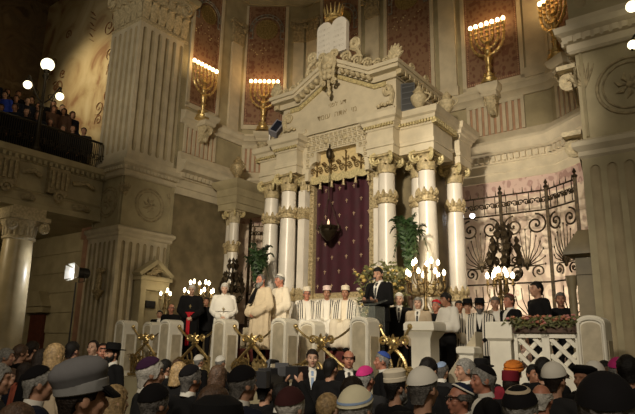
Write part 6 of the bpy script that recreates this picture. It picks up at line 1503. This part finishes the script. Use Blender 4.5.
for X, Y, Z, H, yaw, kw, lab in PLATFORM:
    ex = {k: kw.pop(k) for k in ('sash', 'cape', 'darkstripe', 'hemstripe') if k in kw}
    base = kw.get('base', 'stand')
    if kw.get('shawl') == 'x': kw['shawl'] = ('shawl_' + ('sit' if base == 'sit' else 'clasp'), TALLIT_X)
    r = person(lab, X, Y, Z, yaw, H, group='people on the platform', **kw)
    if 'cape' in ex:
        part(r, 'shoulder_cape', 'cape_clasp', CL['white']); part(r, 'pectoral_cross', 'cross', GOLD, (0, -0.235, 1.16), (R(14), 0, 0))
        part(r, 'cassock_collar', 'collar', CL['white'], HEAD['clasp']['pivot'] - Vector((0, 0, 0.005)), (R(12), 0, 0))
    if 'sash' in ex:
        m = MB(); m.lathe([(0.2, 1.02), (0.215, 1.03), (0.215, 1.09), (0.2, 1.10)], (0, -0.005, 0), 24, 1.0, 0.8); m.box(-0.06, 0.02, -0.225, -0.19, 0.35, 1.06); s = m.build('red_sash', CL['red'], r)
        part(r, 'pectoral_cross', 'cross', GOLD, (0, -0.15, 1.22), (R(10), 0, 0))
    if 'darkstripe' in ex:
        m = MB(); m.loft([[(x - w, y - 0.015, z), (x + w, y - 0.015, z), (x + w, y + 0.05, z), (x - w, y + 0.05, z)] for x, w, y, z in ((-0.01, 0.03, -0.11, 1.47), (-0.02, 0.035, -0.175, 1.36), (-0.04, 0.03, -0.225, 1.24), (-0.05, 0.02, -0.255, 1.16))]); m.build('dark_tie', CL['black'], r)
    if 'hemstripe' in ex:
        m = MB()
        for k in range(5): m.box(-0.22 + 0.02*k, 0.06 + 0.02*k, -0.34 + 0.004*k, -0.30, 0.90 + k*0.032, 0.915 + k*0.032)
        m.build('woven_stripes', CL['black'], r)
# things held
def held(root, name, label, cat, loc, rotz, mb, m, z=0):
    o = mb.build(name, m); o.location = loc; o.rotation_euler = (0, 0, rotz); return tag(o, label, cat)
by = {o['label']: o for o in bpy.data.objects if o.get('category') == 'person'}
sp = by['dark-haired man in black suit speaking at the clear lectern']; rd = by['dark-haired man in a white prayer shawl reading at the stone desk']
def world(o, v): return o.matrix_basis @ Vector(v)
m = MB(); m.box(-0.15, 0.15, -0.1, 0.1, -0.004, 0.008); m.M = None
o = m.build('folder', BLACKP); o.location = world(sp, (0, -0.38, 1.145)); o.rotation_euler = (R(18), 0, sp.rotation_euler.z); tag(o, 'dark folder held open by the man speaking at the lectern', 'folder')
m = MB(); m.box(-0.16, 0.16, -0.11, 0.11, -0.02, 0.02); o = m.build('open_book', PAPER); o.location = world(rd, (0, -0.38, 1.16)); o.rotation_euler = (R(20), 0, rd.rotation_euler.z); tag(o, 'pale open book held by the man reading at the stone desk', 'book')
# television camera and camcorder
tv = by['camera operator in black holding up the large television camera']
t = bpy.data.objects.new('television_camera', None); COL.objects.link(t); t.location = world(tv, (0.06, -0.16, 1.66)); t.rotation_euler = (0, 0, tv.rotation_euler.z + R(20)); tag(t, 'large black shoulder television camera raised above the crowd', 'camera')
m = MB(); m.box(-0.065, 0.065, -0.14, 0.2, -0.02, 0.17); m.box(-0.06, 0.06, 0.2, 0.3, 0.0, 0.15); m.build('camera_body', BLACKP, t)
m = MB(); m.M = Matrix.Translation((0, -0.14, 0.09)) @ Matrix.Rotation(R(90), 4, 'X'); m.lathe([(0.05, 0), (0.06, 0.02), (0.06, 0.14), (0.07, 0.16), (0.075, 0.22), (0.065, 0.22)], (0, 0, 0), 16); l = m.build('zoom_lens', BLACKP, t)
m = MB(); m.M = Matrix.Translation((0, -0.35, 0.09)) @ Matrix.Rotation(R(90), 4, 'X'); m.lathe([(0.0, 0), (0.06, 0.0), (0.05, 0.012), (0, 0.015)], (0, 0, 0), 16); m.build('front_glass', LENS, l)
m = MB(); m.tube([(0, 0.1, 0.17), (0, 0.08, 0.24), (0, -0.1, 0.24), (0, -0.12, 0.17)], 0.016, 6); m.build('carry_handle', BLACKP, t)
m = MB(); m.box(-0.15, -0.06, -0.14, 0.0, 0.13, 0.2); m.box(-0.17, -0.04, 0.0, 0.03, 0.11, 0.22); m.build('viewfinder', GREYP, t)
m = MB(); m.capsule((0.07, -0.32, 0.22), (0.07, -0.05, 0.22), 0.02, 0.02); m.build('microphone', GREYP, t)
cm = by['man in black raising a small camcorder in both bare hands']
t = bpy.data.objects.new('camcorder', None); COL.objects.link(t); t.location = world(cm, (0.0, -0.26, 1.80)); t.rotation_euler = (0, 0, cm.rotation_euler.z); tag(t, 'small black camcorder held up over the crowd beside the television camera', 'camera')
m = MB(); m.box(-0.06, 0.07, -0.1, 0.08, -0.02, 0.09); m.build('camcorder_body', BLACKP, t)
m = MB(); m.box(0.07, 0.16, 0.03, 0.045, 0.0, 0.08); m.build('side_screen', GREYP, t)
m = MB(); m.M = Matrix.Translation((0, -0.1, 0.04)) @ Matrix.Rotation(R(90), 4, 'X'); m.lathe([(0.03, 0), (0.036, 0.05), (0.03, 0.05)], (0, 0, 0), 12); m.build('lens', LENS, t)

# dark onlookers in the shadowed gallery
GL = 'person in dark clothes among the onlookers packed in the shadowed left gallery'
q = random.Random(8)
for row in range(3):
    for k in range(13):
        u = -7.95 - row*0.8 + q.uniform(-0.08, 0.08); n = -6.9 + k*0.365 + q.uniform(-0.06, 0.06)
        zz = (6.6, 6.95 + 0.42, 6.95 + 0.84)[row] if row else 6.6
        p = aw(u, n); hr = q.choice([('hair_short', 'black'), ('hair_full', 'dark'), ('hair_bob', 'brown'), ('hair_full', 'black'), ('hair_long', 'dark')])
        blue = (row == 1 and k == 6)
        person('onlooker in a blue jacket in the shadowed left gallery' if blue else GL, p.x, p.y, zz, -AL*180/PI + 62 + q.uniform(-25, 25), q.uniform(1.6, 1.8), coat='blue' if blue else q.choice(['black', 'black', 'charcoal', 'navy', 'brown']), hr=hr, shirt=None, skin=q.choice('mld'), light=True, group=None if blue else 'onlookers in the left gallery')

# ================================================================== LIGHT, CAMERA
spot('stage_flood', aw(5.4, -12.8, 7.6), aw(-0.1, 0.0, 6.2), 4700, 48, 0.55, (1, 0.86, 0.63), 0.3)
spot('wall_flood', aw(5.7, -12.6, 7.4), aw(4.0, 4.0, 5.0), 3700, 22, 0.5, (1, 0.88, 0.70), 0.3)
spot('platform_flood', aw(5.6, -12.4, 6.8), aw(1.8, -2.6, 2.1), 2100, 58, 0.6, (1, 0.90, 0.72), 0.3)
spot('pier_flood', aw(1.5, -13.0, 6.0), aw(-6.9, -1.5, 10.7), 2100, 30, 0.8, (1, 0.87, 0.66), 0.4)
spot('fresco_flood', aw(-9.6, -6.0, 12.5), aw(-10.2, -1.4, 10.6), 820, 62, 0.9, (1, 0.81, 0.50), 0.3)
for uu, nn, tu in ((2.7, 3.05, 2.9), (4.2, 2.95, 3.7)): spot('screen_uplight', aw(uu, nn, 1.35), aw(tu, 4.0, 4.0), 250, 115, 0.9, (1, 0.86, 0.66), 0.2)
spot('under_gallery_fill', aw(-8.5, -7.5, 4.9), aw(-9.5, -1.5, 2.8), 150, 95, 0.9, (1, 0.80, 0.5), 0.3)  # unseen fill added to brighten the end wall, for the studio light's bounce
spot('crowd_lamp', aw(9.2, -15.0, 8.0), aw(6.0, -7.6, 1.7), 700, 62, 0.8, (1, 0.90, 0.74), 0.4)
al = bpy.data.lights.new('hall_lamps', 'AREA'); al.energy = 170; al.size = 4; al.color = (1, 0.87, 0.68)
ao = bpy.data.objects.new('hall_lamps', al); COL.objects.link(ao); ao.location = aw(8.6, -14.5, 8.0); ao.rotation_euler = (aw(5.2, -7.5, 1.5) - aw(8.6, -14.5, 8.0)).to_track_quat('-Z', 'Y').to_euler()
w = bpy.data.worlds.new('hall'); bpy.context.scene.world = w; w.use_nodes = True
w.node_tree.nodes['Background'].inputs[0].default_value = (1.0, 0.79, 0.42, 1); w.node_tree.nodes['Background'].inputs[1].default_value = 0.07
cam = bpy.data.cameras.new('camera'); co = bpy.data.objects.new('camera', cam); COL.objects.link(co)
cam.sensor_fit = 'HORIZONTAL'; cam.sensor_width = 36.0; cam.lens = 36.0*569.0/635.0; cam.clip_end = 100
TH, RO = R(13.6), R(1.18)
fw = Vector((0, math.cos(TH), math.sin(TH))); r0 = Vector((1, 0, 0)); u0 = r0.cross(fw)
rt = r0*math.cos(RO) + u0*math.sin(RO); up = u0*math.cos(RO) - r0*math.sin(RO)
co.matrix_world = Matrix(((rt.x, up.x, -fw.x, 0), (rt.y, up.y, -fw.y, 0), (rt.z, up.z, -fw.z, 1.9), (0, 0, 0, 1)))
sc = bpy.context.scene; sc.camera = co
sc.view_settings.view_transform = 'Standard'; sc.view_settings.look = 'None'; sc.view_settings.gamma = 1.0; sc.view_settings.use_curve_mapping = False
sc.view_settings.exposure = 0.0
sc.cycles.max_bounces = 6; sc.cycles.use_denoising = True
